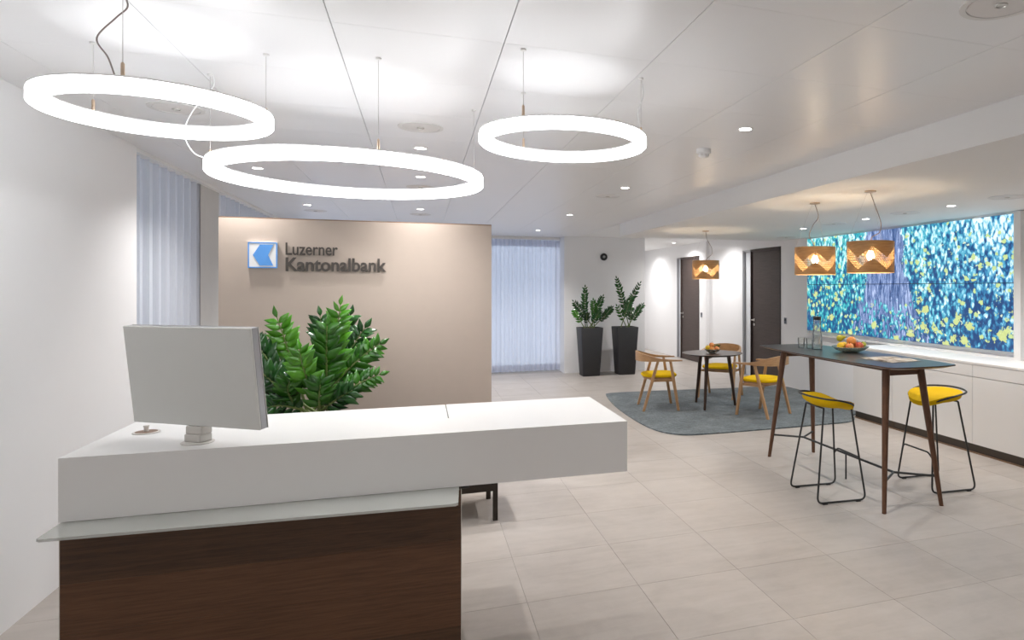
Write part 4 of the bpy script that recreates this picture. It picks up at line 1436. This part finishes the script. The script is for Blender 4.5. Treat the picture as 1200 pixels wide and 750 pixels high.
# ------------------------------------------------------------------ round table
rtb = thing('round_table', 'small round dark walnut table on three legs standing on the rug', 'table', (3.725, 8.09, 0.014))
obj('top', lathe(B(), [(0, 0.700), (0.355, 0.700), (0.405, 0.716), (0.408, 0.720), (0.406, 0.723), (0, 0.723)], 56), 'dark_walnut', rtb, True)
lp = [(3.637, 8.434), (3.507, 7.849), (4.046, 8.037)]
for px, py in lp:
    dx, dy = px - 3.725, py - 8.09
    bm = B(); taper_leg(bm, (dx, dy, 0.0), (dx * 0.70, dy * 0.70, 0.699), 0.017, 0.027, 12)
    obj('leg', bm, 'dark_walnut', rtb, True)
bm = B()
for px, py in lp:
    dx, dy = (px - 3.725) * 0.68, (py - 8.09) * 0.68
    n_ = Vector((-dy, dx, 0)).normalized() * 0.018
    hexa(bm, [(n_.x, n_.y, 0.66), (dx + n_.x, dy + n_.y, 0.66), (dx - n_.x, dy - n_.y, 0.66), (-n_.x, -n_.y, 0.66)],
         [(n_.x, n_.y, 0.6995), (dx + n_.x, dy + n_.y, 0.6995), (dx - n_.x, dy - n_.y, 0.6995), (-n_.x, -n_.y, 0.6995)])
obj('under_frame', bm, 'dark_walnut', rtb)

# ------------------------------------------------------------------ oak armchairs (front towards +x)
def make_chair(label):
    c = thing('armchair', label, 'chair', (0, 0, 0), 0, 'oak chairs round the small table')
    for s in (-1, 1):
        for foot, top in (((0.230, s * 0.265, 0), (0.125, s * 0.262, 0.640)), ((-0.230, s * 0.258, 0), (-0.040, s * 0.268, 0.655))):
            bm = B()
            d = Vector(top) - Vector(foot)
            w0, w1 = 0.0165, 0.020
            loft(bm, [[(foot[0] - w0, foot[1] - 0.014, 0), (foot[0] + w0, foot[1] - 0.014, 0), (foot[0] + w0, foot[1] + 0.014, 0), (foot[0] - w0, foot[1] + 0.014, 0)],
                      [(foot[0] + d.x * .6 - w1, foot[1] + d.y * .6 - 0.016, d.z * .6), (foot[0] + d.x * .6 + w1, foot[1] + d.y * .6 - 0.016, d.z * .6), (foot[0] + d.x * .6 + w1, foot[1] + d.y * .6 + 0.016, d.z * .6), (foot[0] + d.x * .6 - w1, foot[1] + d.y * .6 + 0.016, d.z * .6)],
                      [(top[0] - w0, top[1] - 0.013, top[2]), (top[0] + w0, top[1] - 0.013, top[2]), (top[0] + w0, top[1] + 0.013, top[2]), (top[0] - w0, top[1] + 0.013, top[2])]])
            bmesh.ops.bevel(bm, geom=list(bm.edges), offset=0.004, segments=1, affect='EDGES')
            obj('leg', bm, 'oak', c)
    # bent band: flat arms in front, upright backrest behind
    half = [(0.275, 0.262, 0.652, 0.050, 0.016), (0.18, 0.268, 0.653, 0.052, 0.020), (0.06, 0.276, 0.658, 0.046, 0.028), (-0.06, 0.276, 0.668, 0.034, 0.048),
            (-0.16, 0.250, 0.682, 0.026, 0.078), (-0.235, 0.195, 0.693, 0.022, 0.104), (-0.275, 0.105, 0.699, 0.020, 0.118), (-0.288, 0.0, 0.701, 0.020, 0.122)]
    full_ = half + [(x, -y, z, w, h) for x, y, z, w, h in half[-2::-1]]
    P5 = [Vector((a_[0], a_[1], a_[2])) for a_ in full_]
    sm = smooth_path(P5, 4)
    wh = []
    for i in range(len(full_) - 1):
        for k in range(4):
            t_ = k / 4
            wh.append((full_[i][3] * (1 - t_) + full_[i + 1][3] * t_, full_[i][4] * (1 - t_) + full_[i + 1][4] * t_))
    wh.append(full_[-1][3:])
    bm = B(); sweep_rect(bm, sm, wh)
    obj('arm_and_back_band', bm, 'oak_band', c, True)
    # seat frame and cushion
    def outline(k, n=28):
        o_ = []
        for i in range(n):
            a_ = 2 * PI * i / n
            cc, ss = math.cos(a_), math.sin(a_)
            p = 3.2
            q = (abs(cc) ** p + abs(ss) ** p) ** (-1 / p)
            x = 0.225 * q * cc; y = 0.235 * q * ss
            y *= 1 + 0.06 * (x / 0.225)
            o_.append((x * k + 0.01, y * k))
        return o_
    bm = B(); prism(bm, outline(0.94), 0.405, 0.428)
    obj('seat_frame', bm, 'oak_band', c)
    bm = B()
    for s in (-1, 1):
        box(bm, -0.13, 0.155, s * 0.225 - 0.011, s * 0.225 + 0.011, 0.375, 0.4045)
        y_a, y_b = (0.2365, 0.258) if s > 0 else (-0.258, -0.2365)
        box(bm, 0.148, 0.175, y_a, y_b, 0.378, 0.402); box(bm, -0.125, -0.095, y_a, y_b, 0.378, 0.402)
    box(bm, -0.115, -0.090, -0.214, 0.214, 0.375, 0.4045); box(bm, 0.130, 0.155, -0.214, 0.214, 0.375, 0.4045)
    obj('seat_rails', bm, 'oak_band', c)
    bm = B()
    loft(bm, [[(x, y, z) for x, y in outline(k)] for k, z in ((0.97, 0.4285), (1.02, 0.436), (1.03, 0.448), (1.005, 0.461), (0.93, 0.470), (0.6, 0.474), (0.02, 0.473))])
    obj('cushion', bm, 'yellow', c, True)
    return c
ch1 = make_chair('oak armchair with yellow seat on the planter side of the round table')
ch1.location = (3.00, 8.25, 0.014); ch1.rotation_euler = (0, 0, R(-10.5))
ch2 = copy_tree(ch1); ch2['label'] = 'oak armchair with yellow seat between the round table and the bar table'
ch2.location = (4.105, 7.36, 0.014); ch2.rotation_euler = (0, 0, R(118))
ch3 = copy_tree(ch1); ch3['label'] = 'oak armchair with yellow seat behind the round table, before the door wall'
ch3.location = (4.18, 8.78, 0.014); ch3.rotation_euler = (0, 0, R(-135))

# ------------------------------------------------------------------ things on the tables
ZBT, ZRT = 1.057, 0.737
def bowl(name, label, loc, r, h, mat):
    prof = [(0, 0), (r * 0.42, 0), (r * 0.46, 0.003), (r * 0.80, h * 0.45), (r, h), (r - 0.004, h + 0.0015), (r * 0.80 - 0.004, h * 0.45 + 0.005), (r * 0.42, 0.009), (0, 0.008)]
    t = thing(name, label, 'bowl', loc)
    obj('body', lathe(B(), prof, 40), mat, t, True)
    bm = B()
    tube(bm, [(r * math.cos(2 * PI * k / 40), r * math.sin(2 * PI * k / 40), h) for k in range(40)], 0.003, 6, closed=True)
    obj('rim', bm, mat, t, True)
    return t
bowl('fruit_bowl', 'wide clear glass fruit bowl standing on the bar table', (3.52, 4.79, ZBT), 0.155, 0.048, 'glass_green')
bowl('fruit_bowl', 'small clear glass fruit bowl standing on the round table', (3.70, 8.02, ZRT), 0.105, 0.055, 'glass')

def fruit(name, kind, label, loc, r, mat, tilt=(0, 0, 0), group=None):
    t = thing(name, label, 'fruit', loc, 0, group)
    if kind == 'round':
        prof = [(0, -0.93), (0.25, -0.96), (0.62, -0.78), (0.93, -0.32), (1.0, 0.08), (0.90, 0.48), (0.62, 0.78), (0.30, 0.90), (0.10, 0.84), (0, 0.80)]
        st_z = 0.80
    elif kind == 'lemon':
        prof = [(0, -1.32), (0.13, -1.26), (0.25, -1.10), (0.62, -0.82), (0.93, -0.30), (0.98, 0.10), (0.78, 0.68), (0.36, 1.05), (0.16, 1.24), (0, 1.30)]
        st_z = 1.28
    else:
        prof = [(0, -0.96), (0.30, -0.98), (0.74, -0.75), (1.0, -0.20), (0.95, 0.25), (0.66, 0.72), (0.46, 1.15), (0.40, 1.45), (0.26, 1.62), (0, 1.64)]
        st_z = 1.62
    o = obj('flesh', lathe(B(), [(a_ * r, z * r) for a_, z in prof], 20), mat, t, True)
    bm = B(); tube(bm, [(0, 0, st_z * r - 0.002), (0.004, 0, st_z * r + 0.009), (0.009, 0.002, st_z * r + 0.016)], [0.003, 0.0022, 0.003], 6)
    obj('stem', bm, 'fruit_stem', t, True)
    t.rotation_euler = tilt
    return t
bx, by, bz = 3.52, 4.79, ZBT + 0.006
G1, G2 = 'fruit in the bar table bowl', 'fruit in the round table bowl'
fruit('lemon', 'lemon', 'yellow lemon at the carafe edge of the bar table bowl', (bx - 0.075, by + 0.03, bz + 0.047), 0.034, 'lemon', (R(85), R(20), 0), G1)
fruit('lemon', 'lemon', 'yellow lemon resting under the pear in the bar table bowl', (bx - 0.01, by + 0.075, bz + 0.045), 0.034, 'lemon', (R(90), 0, R(70)), G1)
fruit('peach', 'round', 'reddish peach low at the front of the bar table bowl', (bx - 0.045, by - 0.055, bz + 0.044), 0.035, 'peach', (R(10), R(-15), 0), G1)
fruit('apple', 'round', 'red apple on the magazine side of the bar table bowl', (bx + 0.052, by - 0.062, bz + 0.050), 0.036, 'apple', (R(15), R(20), 0), G1)
fruit('apple', 'round', 'red apple behind the others in the bar table bowl', (bx + 0.075, by + 0.02, bz + 0.047), 0.036, 'apple', (R(-15), R(20), 0), G1)
fruit('green_apple', 'round', 'green apple half hidden behind red apples in the bar table bowl', (bx + 0.105, by - 0.045 + 0.0, bz + 0.062), 0.024, 'green_apple', (0, R(30), 0), G1)
fruit('orange', 'round', 'large orange fruit heaped in the middle of the bar table bowl', (bx + 0.008, by - 0.008, bz + 0.090), 0.042, 'orange', (0, 0, 0), G1)
fruit('pear', 'pear', 'green pear lying on top of the bar table bowl', (bx - 0.060, by + 0.062, bz + 0.112), 0.030, 'pear', (R(8), R(74), R(-28)), G1)
bx, by, bz = 3.70, 8.02, ZRT + 0.013
fruit('yellow_apple', 'round', 'yellow apple on the planter side of the small bowl', (bx - 0.062, by + 0.02, bz + 0.062), 0.036, 'lemon', (0, R(-15), 0), G2)
fruit('peach', 'round', 'pale peach low at the front of the small bowl', (bx - 0.030, by - 0.048, bz + 0.047), 0.034, 'orange', (R(15), 0, 0), G2)
fruit('peach', 'round', 'rosy peach low beside the dark fruit in the small bowl', (bx + 0.042, by - 0.045, bz + 0.049), 0.034, 'peach', (R(10), R(10), 0), G2)
fruit('peach', 'round', 'rosy peach on top of the small bowl', (bx - 0.008, by + 0.014, bz + 0.096), 0.036, 'peach', (0, 0, 0), G2)
fruit('avocado', 'pear', 'dark green avocado leaning out of the small bowl', (bx + 0.075, by + 0.012, bz + 0.078), 0.030, 'avocado', (R(60), R(40), 0), G2)
fruit('green_apple', 'round', 'yellow-green apple behind the peaches in the small bowl', (bx + 0.020, by + 0.062, bz + 0.056), 0.030, 'green_apple', (0, 0, 0), G2)

# carafe
t = thing('water_carafe', 'tall clear glass water carafe with black lid on the bar table', 'carafe', (3.392, 5.10, ZBT))
obj('glass_body', lathe(B(), [(0, 0), (0.046, 0), (0.047, 0.004), (0.046, 0.05), (0.040, 0.14), (0.034, 0.20), (0.035, 0.27), (0.033, 0.27), (0.032, 0.20), (0.038, 0.14), (0.044, 0.05), (0.043, 0.010), (0, 0.009)], 32), 'glass', t, True)
obj('water', lathe(B(), [(0, 0.0095), (0.0425, 0.0105), (0.0435, 0.05), (0.0385, 0.13), (0, 0.13)], 28), 'water', t, True)
obj('lid', lathe(B(), [(0, 0.266), (0.030, 0.266), (0.031, 0.2705), (0.037, 0.271), (0.037, 0.296), (0.034, 0.299), (0, 0.299)], 28), 'black_plastic', t, True)
for px, py, lb in ((3.335, 5.27, 'short clear drinking glass farther from the carafe on bar table'), (3.385, 5.21, 'short clear drinking glass beside the carafe on bar table')):
    t = thing('drinking_glass', lb, 'glass', (px, py, ZBT), 0, 'drinking glasses')
    obj('wall', lathe(B(), [(0, 0), (0.026, 0), (0.028, 0.004), (0.034, 0.095), (0.0325, 0.095), (0.0265, 0.022), (0, 0.020)], 28), 'glass', t, True)
    obj('water', lathe(B(), [(0, 0.0205), (0.0262, 0.0225), (0.0275, 0.036), (0, 0.036)], 24), 'water', t, True)

# open magazine
t = thing('magazine', 'open magazine with printed pages lying on the bar table', 'magazine', (3.435, 4.19, ZBT), R(5))
for s in (-1, 1):
    bm = B()
    n = 8
    prev = None
    lo, hi = [], []
    for i in range(n + 1):
        u = i / n
        y = s * 0.185 * u
        z = 0.003 + 0.010 * math.sin(PI * min(1, u * 1.15 + 0.02)) * (1 - 0.4 * u)
        lo.append((y, 0.0006)); hi.append((y, z))
    rows = []
    for (yl, zl), (yh, zh) in zip(lo, hi):
        rows.append([bm.verts.new((-0.14, yl, zl)), bm.verts.new((0.14, yl, zl)), bm.verts.new((0.14, yh, zh)), bm.verts.new((-0.14, yh, zh))])
    for a_, b2 in zip(rows, rows[1:]):
        for k in range(4):
            l = (k + 1) % 4
            bm.faces.new((a_[k], a_[l], b2[l], b2[k]))
    bm.faces.new(rows[0][::-1]); bm.faces.new(rows[-1])
    obj('page_block', bm, 'page', t, True)
